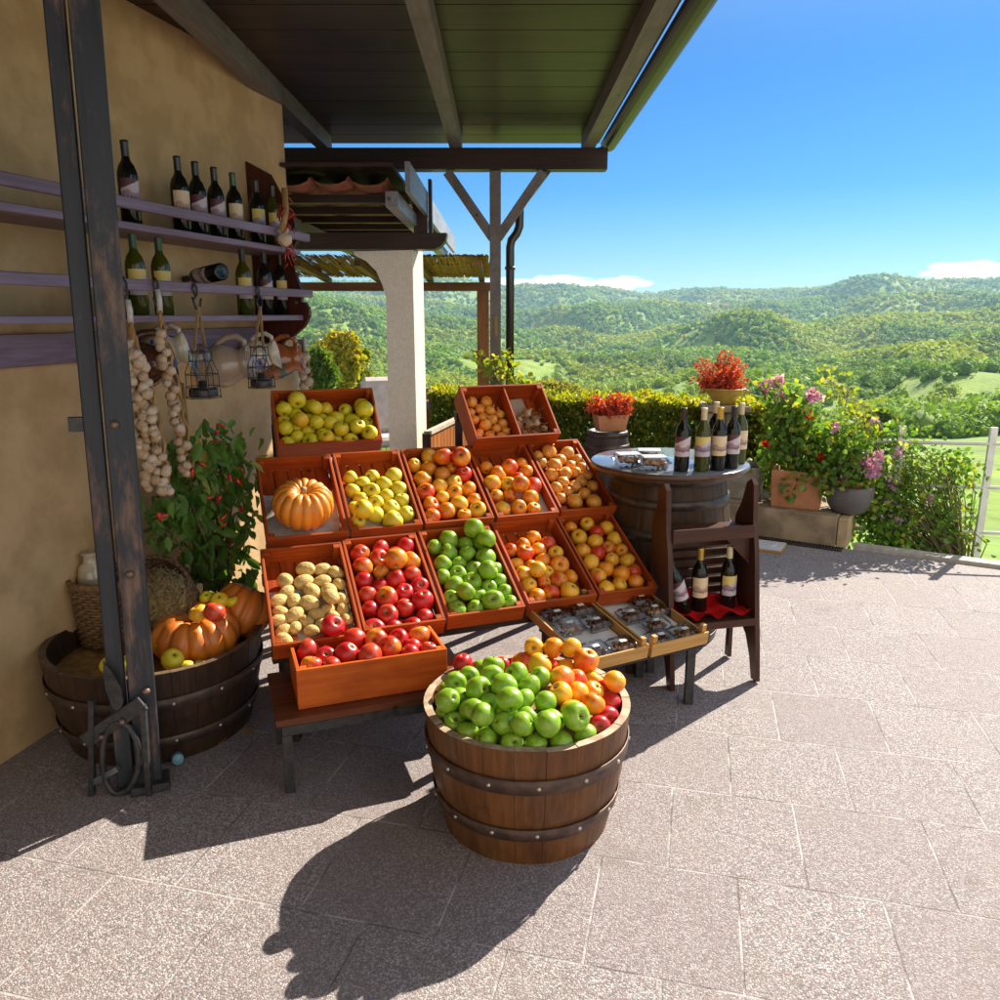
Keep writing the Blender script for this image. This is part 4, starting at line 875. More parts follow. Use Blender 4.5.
R3 = [(-.737, 2.996, .369), (-.402, 3.154, .363), (-.055, 3.312, .372), (.296, 3.467, .359), (.620, 3.590, .325)]
R2 = [(-.894, 3.548, .382), (-.544, 3.693, .36), (-.196, 3.82, .368), (.150, 3.938, .349), (.478, 4.066, .334)]
n3 = ['tilted red wood crate of potatoes, behind the left part of the box of red apples', 'tilted red wood crate of red apples, next to the potato crate', 'tilted red wood crate of green apples in the front row', 'tilted crate of orange apples between green apples and the right end crate, front row', 'tilted crate of red and yellow apples, right end of the front row']
n2 = ['tilted red wood crate holding one pumpkin on grey paper', 'tilted red wood crate of yellow quinces right of the pumpkin crate', 'tilted crate of orange red apples in the middle of the second row', 'tilted crate of orange apples left of the big onion crate, second row', 'tilted crate of brown onions at the right end of the second row']
FR = {}
HC = .080
for nm, L_, z, tl, names in (('r3', R3, .36, R(26.5), n3), ('r2', R2, .645, R(29.5), n2)):
    for i, (x, y, wd) in enumerate(L_):
        p = sc93((x, y, z)); m = frame_from(p, YAW, tl); m.translation = m.translation - m.to_3x3() @ Vector((0, 0, HC)); Wd = wd * .93 - .007; Dp = .59 * .93 - (.012 if nm == 'r3' else 0)
        crate(m, Wd, Dp, HC, names[i], G1, liner=(nm, i) in (('r2', 0), ('r3', 0), ('r2', 1), ('r2', 3)), slots=i == 0 or i > 3); FR[nm + str(i)] = (m, Wd, Dp, HC)
G2 = 'wide fruit crates and box of the stall'
HB = .13
for nm, p, yaw, tl, wd, dp, lb, kw in (('r1l', (-.927, 4.298, .961), R(20), R(47), .57, .371, 'wide tilted crate of yellow green apples at the upper left of the stall', dict()), ('r1r', (.111, 4.39, .984), R(23), R(44.9), .52, .376, 'wide tilted crate with divider, holding small onions and dried bulbs, top of the stall', dict(divider=.012))):
    p = sc93(p); m = frame_from(p, yaw, tl); m.translation = m.translation - m.to_3x3() @ Vector((0, 0, HB)); Wd, Dp = wd * .93, dp * .93
    crate(m, Wd, Dp, HB, lb, G2, slots=False, **kw); FR[nm] = (m, Wd, Dp, HB)
pb = PZ(374, 659.5, .437); m = frame_from(pb, R(20), 0); m.translation = m.translation - Vector((0, 0, .15))
crate(m, .548, .345, .15, 'deep orange red wooden box heaped with red apples, at the front left', G2, slots=False, t=.013, CRX=BOXX, CRY=BOXY); FR['box'] = (m, .548, .345, .15)
# stepped rack that carries the crates, low bench under the box
ra = T(empty('stepped_rack'), 'dark stepped rack carrying the three rows of tilted fruit crates', 'rack')
U = Vector((math.cos(R(23.3)), math.sin(R(23.3)), 0))
def rail(nm, key0, key1, y, dz, th=.045, mat=None):
    m0, w0, d0, h0 = FR[key0]; m1, w1, d1, h1 = FR[key1]; a = m0 @ Vector((-w0 / 2, y, dz)); b = m1 @ Vector((w1 / 2, y, dz)); mb = MB(); mb.bar(a, b, .04, th); mb.build(nm, mat or DARKW, ra); return a, b
ends = []
for k0, k1 in (('r3', 'r3'), ('r2', 'r2')):
    for y in (.05, .47): ends.append(rail('cross_rail', k0 + '0', k1 + '4', y, -.040))
for k_, nm in (('r1l', 1), ('r1r', 1)):
    for y in (.05, .28): ends.append(rail('cross_rail', k_, k_, y, -.036))
for a, b in ends:
    for q in (a.lerp(b, .04), a.lerp(b, .96)):
        mb = MB(); mb.box((q.x, q.y, (q.z - .024) / 2), (.04, .04, q.z - .024)); mb.build('leg', DARKWV, ra)
BL = PZ(288, 793, 0); BR_ = PZ(688, 703, 0)
lb = T(empty('low_bench', TR(BL[0], BL[1], 0, R(20))), 'low dark plank bench on black iron legs under the box of red apples', 'bench')
PL = wood('dark_red_plank', (.17, .05, .02), (.08, .025, .012), 0, .4, .25)
for i in range(3): mb = MB(); mb.box((.345, .06 + i * .135, .2715), (.74, .130, .026), bev=.002); mb.build('plank', PL, lb)
mb = MB(); mb.box((.345, .012, .240), (.70, .03, .035)); mb.box((.345, .36, .240), (.70, .03, .035)); mb.box((.01, .186, .240), (.03, .318, .035)); mb.box((.68, .186, .240), (.03, .318, .035)); mb.build('frame', BLK, lb)
for x in (.01, .68):
    for y in (.012, .36): mb = MB(); mb.box((x, y, .111), (.034, .034, .222)); mb.build('leg', BLK, lb)
# tray bench with two raw wood trays of plastic punnets
ts = T(empty('tray_stand'), 'small dark stand on straight legs under the two punnet trays', 'stand')
for px, py in ((688, 703), (650, 672)):
    q = PZ(px, py, 0); mb = MB(); mb.box((q[0], q[1], .15), (.034, .034, .30)); mb.build('leg', BLK, ts)
TYAW = R(28)
tfl = []
for q, lb_ in (((.335, 2.815, .335), 'raw yellow wood tray of punnets behind the apple tub, left of its twin'), ((.612, 2.955, .335), 'raw yellow wood tray of punnets beside the wine rack, right of its twin')):
    m = frame_from(q, TYAW, R(9)); Wt, Dt, Ht = .298, .47, .07; m = m @ Matrix.Translation((Wt / 2, 0, -.045)); o = T(empty('punnet_tray', m), lb_, 'tray', 'raw wood punnet trays'); tfl.append(m)
    for y in (.005, Dt - .005): mb = MB(); mb.box((0, y, .036), (Wt, .009, .056), bev=.001); mb.build('end_board', PALEX, o)
    for x in (-Wt / 2 + .0045, Wt / 2 - .0045): mb = MB(); mb.box((x, Dt / 2, .03), (.009, Dt - .021, .042), bev=.001); mb.build('side_board', PALEY, o)
    for x in (-Wt / 2 + .02, Wt / 2 - .02):
        for y in (.021, Dt - .021): mb = MB(); mb.box((x, y, .048), (.022, .021, .094), bev=.001); mb.build('corner_post', PALEY, o)
    mb = MB(); mb.box((0, Dt / 2, .004), (Wt - .02, Dt - .02, .006)); mb.build('base_sheet', PALEX, o)
    mb = MB(); mb.box((0, Dt / 2, .0095), (Wt - .03, Dt - .03, .003)); mb.build('paper_liner', M('white_tray_paper', (.84, .83, .80), (.74, .72, .69), scale=15, bump=.4), o)
mb = MB(); c_ = tfl[0] @ Vector((.15, .25, -.016)); A = tfl[0] @ Vector((-.12, .06, -.018)); B = tfl[1] @ Vector((.13, .06, -.018)); mb.bar(A, B, .05, .028); A = tfl[0] @ Vector((-.12, .38, -.018)); B = tfl[1] @ Vector((.13, .38, -.018)); mb.bar(A, B, .05, .028); mb.build('top_slats', DARKW, ts)
for A in (tfl[0] @ Vector((-.10, .38, -.03)), tfl[0] @ Vector((-.10, .08, -.03)), tfl[1] @ Vector((.10, .38, -.03))): mb = MB(); mb.box((A.x, A.y, A.z / 2), (.034, .034, A.z)); mb.build('leg', BLK, ts)

# ------------------------------------------------------------ fruit
def apple_mesh(name, mats, sq=1., waist=0., calyx=True):
    mb = MB(); pr = []
    prof = [(0, -.80), (.07, -.82), (.16, -.90, 0), (.30, -.955), (.52, -.90), (.76, -.68), (.93, -.36), (1.0, .02), (.985, .32), (.88, .62), (.68, .84), (.46, .925), (.28, .88), (.14, .76), (.065, .64), (.05, .66, 1), (.042, .84, 1), (.055, 1.0, 1), (0, 1.01, 1)]
    for i, p in enumerate(prof):
        r, z = p[0], p[1] * sq; mi = p[2] if len(p) > 2 else 0
        if i in (1,): mi = 1
        pr.append((r * (1 - waist * max(0, -p[1])), z, mi))
    rr = np.random.default_rng(len(name)); a1, a2 = rr.uniform(0, 6, 2)
    mb.lathe(pr, 22, fn=lambda q, a: Vector((q.x * (1 + .03 * math.cos(2 * a + a1) + .018 * math.cos(5 * a + a2) * (1 if q.z < 0 else .3)), q.y * (1 + .03 * math.cos(2 * a + a1) + .018 * math.cos(5 * a + a2)), q.z * (1 + .03 * math.cos(a + a2)))))
    return mb.mesh(name, mats)
def onion_mesh(name, mats):
    mb = MB(); mb.lathe([(0, -.86, 1), (.14, -.87, 1), (.3, -.80), (.65, -.62), (.92, -.25), (1, .08), (.9, .42), (.66, .68), (.38, .86), (.19, 1.0), (.12, 1.15), (.10, 1.3), (.14, 1.42), (0, 1.42)], 24, fn=lambda q, a: Vector((q.x * (1 + .025 * math.cos(3 * a)), q.y * (1 + .025 * math.cos(3 * a + 1)), q.z)))
    return mb.mesh(name, mats)
def potato_mesh(name, mats, seed):
    mb = MB(); bmesh.ops.create_icosphere(mb.bm, subdivisions=4, radius=1)
    for v in mb.bm.verts:
        n = mnoise.noise(v.co * 1.1 + Vector((seed * 9, 0, 0))); n2 = mnoise.noise(v.co * 3 + Vector((0, seed * 5, 0))); v.co = Vector((v.co.x * 1.27, v.co.y * .95, v.co.z * .84)) * (1 + .07 * n + .022 * n2)
    for f in mb.bm.faces: f.smooth = True
    return mb.mesh(name, mats)
def fruitskin(name, base, base2, blush=None, amt=.5, speck=None, rough=.34, coat=.10, stripes=True, bscale=1.2):
    k = NT(name); v = k.coords((1, 1, 1)); n = k.noise(v, 2.2, 3); cc = k.mix(k.ramp(n, .35, .65), base, base2)
    oi = k.n('ShaderNodeObjectInfo'); cc = k.mix(k.math('MULTIPLY', oi.outputs['Random'], .35), cc, dim(base2, .8))
    if blush:
        t = k.n('ShaderNodeTexCoord'); s = k.n('ShaderNodeSeparateXYZ'); k.l(t.outputs['Object'], s.inputs[0])
        nb = k.noise(v, bscale, 3); st = k.noise(k.coords((7, 7, .4)), 1.6, 3)
        rnd = k.math('FRACT', k.math('MULTIPLY', oi.outputs['Random'], 13.7))
        f = k.math('ADD', k.math('MULTIPLY', s.outputs[0], .30), k.math('ADD', k.math('MULTIPLY', k.math('SUBTRACT', nb, .5), 1.4), k.math('MULTIPLY', k.math('SUBTRACT', rnd, .5), .9)))
        f = k.math('ADD', f, k.math('MULTIPLY', k.math('SUBTRACT', st, .5), .8 if stripes else .2))
        cc = k.mix(k.math('MULTIPLY', k.ramp(f, .45 - amt, 1.0 - amt), .93), cc, blush)
    if speck:
        vo = k.n('ShaderNodeTexVoronoi'); vo.inputs['Scale'].default_value = 7; k.l(v, vo.inputs['Vector']); cc = k.mix(k.math('MULTIPLY', k.ramp(vo.outputs[0], .10, .05), .5), cc, speck)
    # russet ring in the stem hollow
    t = k.n('ShaderNodeTexCoord'); s = k.n('ShaderNodeSeparateXYZ'); k.l(t.outputs['Object'], s.inputs[0]); rr = k.math('SQRT', k.math('ADD', k.math('MULTIPLY', s.outputs[0], s.outputs[0]), k.math('MULTIPLY', s.outputs[1], s.outputs[1])))
    cc = k.mix(k.math('MULTIPLY', k.ramp(rr, .34, .10), .55), cc, (.30, .22, .05))
    k.l(cc, k.p.inputs['Base Color']); k.set(Roughness=rough, Coat_Weight=coat, Coat_Roughness=.12); k.p.inputs['Subsurface Weight'].default_value = .0
    k.bump(k.noise(v, 14, 3), .05, .02); return k.m
FST = M('fruit_stem_brown', (.10, .07, .03), (.05, .035, .02), scale=4)
SK = dict(
    green=fruitskin('green_apple_skin', (.17, .37, .014), (.29, .46, .03), None, speck=(.5, .6, .25)),
    ygreen=fruitskin('yellow_green_apple_skin', (.86, .68, .025), (.70, .66, .025), (.82, .48, .02), .28, speck=(.25, .22, .05), stripes=False),
    quince=fruitskin('quince_skin', (.78, .60, .03), (.68, .56, .03), None, rough=.5, coat=0),
    red=fruitskin('red_apple_skin', (.62, .09, .025), (.58, .035, .02), (.52, .008, .014), .95, speck=(.55, .25, .12)),
    rosy=fruitskin('rosy_apple_skin', (.82, .36, .025), (.76, .24, .02), (.58, .014, .012), .72, speck=(.6, .4, .15)),
    orange=fruitskin('orange_apple_skin', (.85, .34, .012), (.80, .25, .010), (.66, .045, .010), .46, speck=(.6, .45, .15)),
    gold=fruitskin('golden_apple_skin', (.88, .50, .03), (.86, .40, .02), (.76, .15, .015), .25, speck=(.45, .3, .08)),
    mixed=fruitskin('mixed_apple_skin', (.84, .48, .02), (.80, .38, .02), (.60, .03, .012), .46, speck=(.6, .45, .15)))
ON = NT('brown_onion_skin'); v = ON.coords((3, 3, .5)); n = ON.noise(v, 3, 5); cc = ON.mix(ON.ramp(n, .35, .65), (.82, .36, .04), (.64, .22, .02)); cc = ON.mix(ON.ramp(ON.noise(ON.coords(), 2, 3), .55, .7), cc, (.80, .46, .14)); ON.l(cc, ON.p.inputs['Base Color']); ON.set(Roughness=.35, Coat_Weight=.2); ON.bump(n, .15, .03)
ROOT = M('onion_root', (.40, .30, .17), (.25, .18, .10), scale=6)
PT = NT('potato_skin'); v = PT.coords(); n = PT.noise(v, 3, 6); cc = PT.mix(PT.ramp(n, .35, .65), (.68, .48, .17), (.54, .35, .10)); cc = PT.mix(PT.ramp(PT.noise(v, 9, 3), .66, .72), cc, (.20, .12, .05)); PT.l(cc, PT.p.inputs['Base Color']); PT.set(Roughness=.7); PT.bump(n, .25, .05)
MESH = {}
for k_, m_ in SK.items(): MESH[k_] = [apple_mesh(k_ + '_apple' + 'x' * i, [m_, FST], {'quince': .98}.get(k_, .86 + .04 * i), .12 if i == 1 else .04) for i in range(3)]
MESH['onion'] = [onion_mesh('onion', [ON.m, ROOT])]; MESH['potato'] = [potato_mesh('potato', PT.m, i) for i in range(4)]
ORD = ['', 'first', 'second', 'third', 'fourth', 'fifth', 'sixth', 'seventh', 'eighth', 'ninth', 'tenth', 'eleventh', 'twelfth', 'thirteenth', 'fourteenth', 'fifteenth', 'sixteenth']
def parse(zx, zy, sc_, txt): return [(zx + float(a) / sc_, zy + float(b) / sc_, float(c) / sc_) for a, b, c in (q.split(',') for q in txt.split())]
def relax(P, r, Wd, y0, y1, floor, steps=260, radial=None, lift=.010):
    P = P.copy(); P0 = P.copy(); n = len(P)
    for it in range(steps):
        P[:, :2] += (P0[:, :2] - P[:, :2]) * .04; P[:, 2] -= .0012 if it < steps - 60 else .0004
        d = P[:, None, :] - P[None]; L = np.linalg.norm(d, axis=2) + 1e-9; ov = (r[:, None] + r[None]) * .985 - L; np.fill_diagonal(ov, -1); ov = np.where(ov > 0, ov, 0)
        dirn = d / L[..., None]; dirn[..., 2] *= 1.25; P += (dirn * ov[..., None]).sum(1) * .28
        if radial: rr = np.hypot(P[:, 0], P[:, 1]); mx = radial(P[:, 2]) - r; f = np.where(rr > mx, mx / (rr + 1e-9), 1); P[:, 0] *= f; P[:, 1] *= f
        else: P[:, 0] = np.clip(P[:, 0], -Wd / 2 + r, Wd / 2 - r); P[:, 1] = np.clip(P[:, 1], y0 + r, y1 - r)
        P[:, 2] = np.maximum(P[:, 2], floor(P[:, 0], P[:, 1]) + r)
    return P
def rows_label(px, d, kindtxt, where):
    """rows counted from the front, places counted from the left"""
    ys = np.array([p[1] for p in px]); order = np.argsort(-ys); rows = []; cur = []
    for i in order:
        if cur and ys[cur[0]] - ys[i] > d * .72: rows.append(cur); cur = []
        cur.append(i)
    rows.append(cur); lab = [''] * len(px)
    for ri, rw in enumerate(rows):
        rw.sort(key=lambda i: px[i][0]); rn = 'front' if ri == 0 else ('back' if ri == len(rows) - 1 else ORD[ri + 1])
        for ci, i in enumerate(rw):
            pos = 'only' if len(rw) == 1 else ('leftmost' if ci == 0 else ('rightmost' if ci == len(rw) - 1 else ORD[ci + 1] + ' from left'))
            lab[i] = f"{kindtxt[i]}, {pos} in {rn} row of {where}"
    return lab
def proj(P):
    dz = P[2] - HCAM; d = P[1] * CT - dz * ST; b = (P[1] * ST + dz * CT) / d; return 500 + FPX * P[0] / d, 500 - FPX * b
def fill(key, data, kind, where, group, txt, name='apple', rbase=None, floor=None, hplane=None, wall=.012, x0=None, x1=None, orient=None):
    m, Wd, Dp, Hh = FR[key]; inv = m.inverted(); O = np.array(m.translation); N = np.array(m.to_3x3() @ Vector((0, 0, 1))); fl = floor or (lambda x, y: 0 * x + .012)
    n = len(data); dm = np.array([d for _, _, d in data]); P = []; rs = []
    med = np.median(np.sort(dm)[n // 3:])
    for (px, py, d) in data:
        c = PP(px, py, O + N * (hplane or .06), N); rs.append(d * depth(c) / FPX / 2)
    r = np.array(rs) * (1.12 if name != 'potato' else 1.10); rm = rbase or np.median(np.sort(r)[n // 3:]); r = np.clip(r, rm * .86, rm * 1.16)
    for (px, py, d), rr in zip(data, r):
        h = (hplane or (.012 + rr)) + (.55 * rr if d > med * .93 else (-.2 * rr if d < med * .8 else .2 * rr)); c = PP(px, py, O + N * h, N); q = inv @ Vector(c); P.append((q.x, q.y, q.z))
    P = np.array(P); off = 0
    if x0 is not None: off = (x0 + x1) / 2; P[:, 0] -= off; Wd_ = x1 - x0
    else: Wd_ = Wd - 2 * wall
    P = relax(P, r, Wd_, wall, Dp - wall, lambda x, y: fl(x + off, y)); P[:, 0] += off
    pix = []; kinds = [kind(i, data[i]) if callable(kind) else kind for i in range(n)]
    W = [m @ Vector(tuple(p)) for p in P]; pix = [proj(w_) for w_ in W]
    tx = [txt[k_] if isinstance(txt, dict) else txt for k_ in kinds]; labs = rows_label(pix, np.median(dm), tx, where)
    for i in range(n):
        ms = MESH[kinds[i]]; o = link(name if isinstance(name, str) else name[kinds[i]], ms[int(rng.integers(len(ms)))])
        if orient == 'flat': q = (m.to_3x3() @ Euler((rng.normal() * .25, rng.normal() * .25, rng.uniform(0, 6.28))).to_matrix()).to_quaternion()
        else:
            ax = Vector((rng.normal() * .75, -.25 + rng.normal() * .75, .75 * (1 if rng.random() < .62 else -1))).normalized(); q = Vector((0, 0, 1)).rotation_difference(ax) @ Euler((0, 0, rng.uniform(0, 6.28))).to_quaternion()
        s_ = r[i] * (1.0 if orient != 'flat' else 1.0); o.matrix_local = Matrix.Translation(W[i]) @ q.to_matrix().to_4x4() @ Matrix.Diagonal((s_, s_, s_, 1)); T(o, labs[i], 'potato' if name == 'potato' else ('onion' if name == 'onion' else ('quince' if name == 'quince' else 'apple')), group)
    return W
def pick(*opts): return lambda i, d: opts[int(rng.integers(len(opts)))]
fill('r1l', parse(250, 370, 5, "160,178,60 230,172,80 305,167,72 388,193,68 560,168,70 170,222,70 240,220,68 320,203,68 480,215,62 568,216,78 425,233,72 298,243,60 360,246,60 525,245,74 170,262,62 248,272,74 398,280,66 468,278,64 590,272,60 175,290,70 328,287,66 225,297,50 290,308,62 530,297,72 372,316,66 445,318,66 597,305,64 178,342,74 233,333,58 297,342,80 425,340,50 508,336,72 380,350,70 600,336,72"),
     'ygreen', 'the upper left crate', 'yellow green apples of the upper left crate', 'yellow green apple')
fill('r2' + '1', parse(250, 370, 5, "502,535,65 615,528,64 725,522,78 567,562,66 675,558,74 515,602,68 622,592,76 745,588,74 562,638,70 692,616,68 632,650,72 760,648,70 522,685,66 703,673,76 640,712,78 775,706,76 563,730,84 715,735,90 540,765,60"),
     'quince', 'the quince crate', 'quinces of the quince crate', 'yellow quince', 'quince')
fill('r22', parse(250, 370, 5, "893,422,80 985,458,80 835,474,66 892,473,70 878,532,86 960,505,76 957,560,80 892,597,84 990,625,66 903,653,76 975,690,80 918,710,76") + parse(440, 370, 5, "120,460,86 115,518,80 78,548,76 135,592,76 60,610,74 103,658,80 165,645,62 200,686,80 133,708,56 60,500,60"),
     pick('orange', 'rosy', 'orange', 'gold'), 'the middle orange apple crate', 'orange red apples of the middle crate', dict(orange='orange blushed apple', rosy='rosy apple', gold='golden apple'))
fill('r23', parse(440, 370, 5, "345,470,80 235,497,60 290,505,76 410,485,60 455,508,70 268,550,84 405,535,72 335,557,74 480,562,84 395,592,80 343,622,56 290,622,66 458,628,76 320,676,74 398,672,74 458,682,56"),
     pick('orange', 'gold', 'rosy', 'orange'), 'the crate beside the onions', 'apples of the crate left of the onions', dict(orange='orange blushed apple', rosy='rosy apple', gold='golden apple'))
fill('r24', parse(440, 370, 5, "540,400,76 490,432,56 520,462,56 605,435,60 660,418,66 708,440,56 570,462,86 628,500,68 662,475,52 705,480,56 575,515,66 740,507,56 688,520,56 620,545,62 580,575,64 672,572,60 728,553,56 780,565,56 632,603,52 608,640,56 675,640,86 725,605,60 770,636,84"),
     'onion', 'the right end onion crate', 'onions of the right end crate', 'brown onion', 'onion')
mR = FR['r1r']
fill('r1r', parse(440, 370, 5, "178,160,56 240,160,56 155,212,46 210,195,50 215,228,46 186,240,48 265,205,52 312,213,50 265,235,52 310,255,50 232,270,64 285,282,46 208,305,46 255,318,50 310,318,54 335,295,42"),
     'onion', 'the top crate with divider', 'small onions of the top crate', 'small onion', 'onion', x0=-mR[1] / 2 + .012, x1=.006)
fill('r30', parse(260, 520, 5, "228,232,74 310,243,64 385,250,66 125,293,76 222,300,74 313,293,66 400,318,62 138,353,66 263,340,78 345,350,78 100,402,70 178,390,68 233,405,88 412,387,68 352,412,72 98,452,58 338,450,56 415,447,56 275,465,64 183,480,76 95,497,66 228,515,62 370,493,54 425,490,64 165,535,54 255,528,56 318,513,66 105,578,76 135,555,54"),
     'potato', 'the potato crate', 'potatoes of the potato crate', 'brown potato', 'potato', orient='flat', floor=lambda x, y: 0 * x + .014)
fill('r31', parse(260, 520, 5, "510,152,86 600,130,72 692,150,82 780,122,84 605,172,88 535,217,92 785,200,90 678,212,100 603,248,66 535,287,86 763,264,84 675,285,92 600,318,80 828,305,86 748,338,86 550,365,84 657,370,104 838,388,104 740,412,86 568,436,80 635,430,96 820,455,80"),
     lambda i, d: 'rosy' if rng.random() < (.75 if d[1] < 570 else .25) else 'red', 'the tilted red apple crate', 'apples of the tilted red apple crate', dict(rosy='rosy flushed apple', red='deep red apple'))
fill('box', parse(260, 520, 5, "715,480,112 602,495,118 243,612,108 352,572,116 470,590,104 420,560,80 438,650,124 262,705,96 335,672,92 590,582,122 668,622,122 795,550,118 728,592,96 555,672,130 665,545,90 770,630,80 830,630,80 730,652,80 360,715,80 320,618,80"),
     lambda i, d: 'red' if rng.random() < .8 else 'rosy', 'the front box', 'red apples of the front box', dict(red='red apple', rosy='rosy apple'), hplane=.135, rbase=.0395, floor=lambda x, y: .078 + .022 * np.cos(x * 6))
fill('r32', parse(430, 520, 4.762, "88,85,86 210,66,84 280,98,82 103,145,80 35,132,60 170,118,60 185,155,78 228,120,56 270,172,88 72,205,80 135,200,56 200,215,80 325,225,64 275,255,84 128,255,76 68,265,56 200,285,84 107,310,84 300,312,66 335,285,60 160,355,80 237,350,74 362,328,66 305,382,96 385,382,72 222,412,78 138,420,86 102,375,56"),
     'green', 'the tilted green apple crate', 'green apples of the tilted crate', 'green apple')
fill('r33', parse(430, 520, 4.762, "393,138,64 445,113,70 495,72,68 515,133,70 568,100,68 600,143,68 448,178,72 540,187,72 612,200,84 410,212,56 485,215,56 445,242,74 512,263,72 558,250,56 610,270,74 655,262,60 470,313,76 545,302,56 580,330,76 658,332,90 525,360,80"),
     pick('orange', 'orange', 'gold', 'rosy'), 'the front row orange apple crate', 'orange apples of the front row crate', dict(orange='orange blushed apple', gold='golden apple', rosy='rosy apple'))
fill('r34', parse(430, 520, 4.762, "670,32,60 752,10,62 850,33,66 790,45,64 725,70,72 798,88,70 885,85,72 742,132,72 863,123,64 912,143,56 810,150,66 870,180,66 768,195,78 940,187,70 845,230,72 912,232,74 790,255,76 988,228,66 838,305,76 905,295,68 970,283,66"),
     pick('mixed', 'gold', 'rosy', 'mixed', 'gold', 'orange'), 'the right end front crate', 'apples of the right end front crate', dict(mixed='two coloured apple', gold='golden apple', rosy='rosy apple', orange='orange blushed apple'))
# pumpkin on paper, dried bulbs and cardboard in the top crate
m, Wd, Dp, Hh = FR['r20']; c = PP(303, 508, np.array(m.translation) + np.array(m.to_3x3() @ Vector((0, 0, .09))), np.array(m.to_3x3() @ Vector((0, 0, 1))))
q = m.inverted() @ Vector(c); T(link('pumpkin', pumpkin_mesh('pumpkin', .136, .175, 15, [PUO, STEM], 8, .09), None, m @ TR(q.x, q.y, .108, R(20), R(-8), R(6))), 'flat ribbed orange pumpkin lying on paper in a crate of the second row', 'pumpkin', 'pumpkins')
m, Wd, Dp, Hh = FR['r1r']
T(MB().box((0, 0, 0), (.105, .15, .004), bev=.001).build('cardboard_sheet', M('grey_brown_cardboard', (.34, .26, .18), (.26, .2, .14), scale=12), None, m @ TR(.09, .235, .036, R(4), R(9))), 'grey brown cardboard sheet in the right half of the top crate', 'cardboard')
db = T(empty('dried_bulb_heap', m @ TR(.135, .10, .016)), 'heap of small dried bulbs and straw in the right half of the top crate', 'bulbs')
for i in range(22):
    link('dried_bulb', GAR, db, TR(rng.uniform(-.095, .085), rng.uniform(-.075, .10), rng.uniform(.005, .03), rng.uniform(0, 6), rng.uniform(.6, 2), rng.uniform(-1, 1)) @ Matrix.Scale(rng.uniform(.65, .95), 4))
mb = MB()
for i in range(120):
    p = Vector((rng.uniform(-.10, .10), rng.uniform(-.08, .12), rng.uniform(.01, .06))); d = Vector(tuple(rng.normal(size=3))).normalized(); d.z *= .4; mb.tube([p - d * .03, p + Vector((0, 0, .008)), p + d * .04], .0018, 4)
mb.build('straw', STRAWM, db)

# ---- punnets
PUN = {}
def punnet_meshes():
    if PUN: return PUN
    w_, d_, h_ = .058, .046, .045
    def rr(wd, dp, z, n=4, r=.012):
        out_ = []
        for cx, cy, a0 in ((wd - r, dp - r, 0), (-wd + r, dp - r, 90), (-wd + r, -dp + r, 180), (wd - r, -dp + r, 270)):
            for i in range(n + 1): a = R(a0 + 90 * i / n); out_.append((cx + r * math.cos(a), cy + r * math.sin(a), z))
        return out_
    mb = MB(); loops = [[mb.bm.verts.new(p) for p in rr(*q)] for q in ((w_ * .82, d_ * .80, .002), (w_ * .93, d_ * .92, .026), (w_ * 1.06, d_ * 1.07, .027), (w_ * 1.06, d_ * 1.07, .031), (w_ * .95, d_ * .94, .032), (w_ * .90, d_ * .89, .046), (w_ * .80, d_ * .78, .049))]
    for A, B in zip(loops[:-1], loops[1:]):
        for i in range(len(A)): f = mb.bm.faces.new((A[i], A[(i + 1) % len(A)], B[(i + 1) % len(B)], B[i])); f.smooth = True
    mb.bm.faces.new(loops[0][::-1]); mb.bm.faces.new(loops[-1]); PUN['box'] = mb.mesh('clear_box', CLEAR)
    mb = MB(); mb.box((0, 0, .0505), (.030, .018, .0006)); mb2 = MB(); mb2.box((0, 0, .0515), (.092, .070, .002), bev=.0008); PUN['lid'] = mb2.mesh('lid', plain('milky_lid', (.85, .86, .88), .25, alpha=.55)); PUN['tag'] = mb.mesh('price_tag', plain('white_tag', (.75, .75, .72), .5))
    for nm, m_ in (('nuts', M('walnut_kernel', (.56, .30, .12), (.32, .15, .06), rough=.6, scale=4, bump=.4, bd=.05)), ('figs', M('dark_dried_fruit', (.30, .13, .06), (.13, .055, .03), rough=.45, scale=4))):
        mb = MB(); r0 = np.random.default_rng(3)
        for i in range(40):
            p = Vector((r0.uniform(-.038, .038), r0.uniform(-.029, .029), r0.uniform(.012, .036))); q = bmesh.ops.create_icosphere(mb.bm, subdivisions=1, radius=.0085, matrix=Matrix.Translation(p) @ Euler(tuple(r0.uniform(0, 6, 3))).to_matrix().to_4x4() @ Matrix.Diagonal((1.2, .9, .8, 1)))
        for f in mb.bm.faces: f.smooth = True
        PUN[nm] = mb.mesh(nm, m_)
    return PUN
def punnet(M4, what, label, group, tag=True):
    pm = punnet_meshes(); o = T(empty('punnet', M4), label, 'punnet', group); link('clear_box', pm['box'], o); link('dried_fruit' if what == 'figs' else 'walnuts', pm[what], o)
    if tag: link('price_tag', pm['tag'], o)
    else: link('lid', pm['lid'], o)
    return o
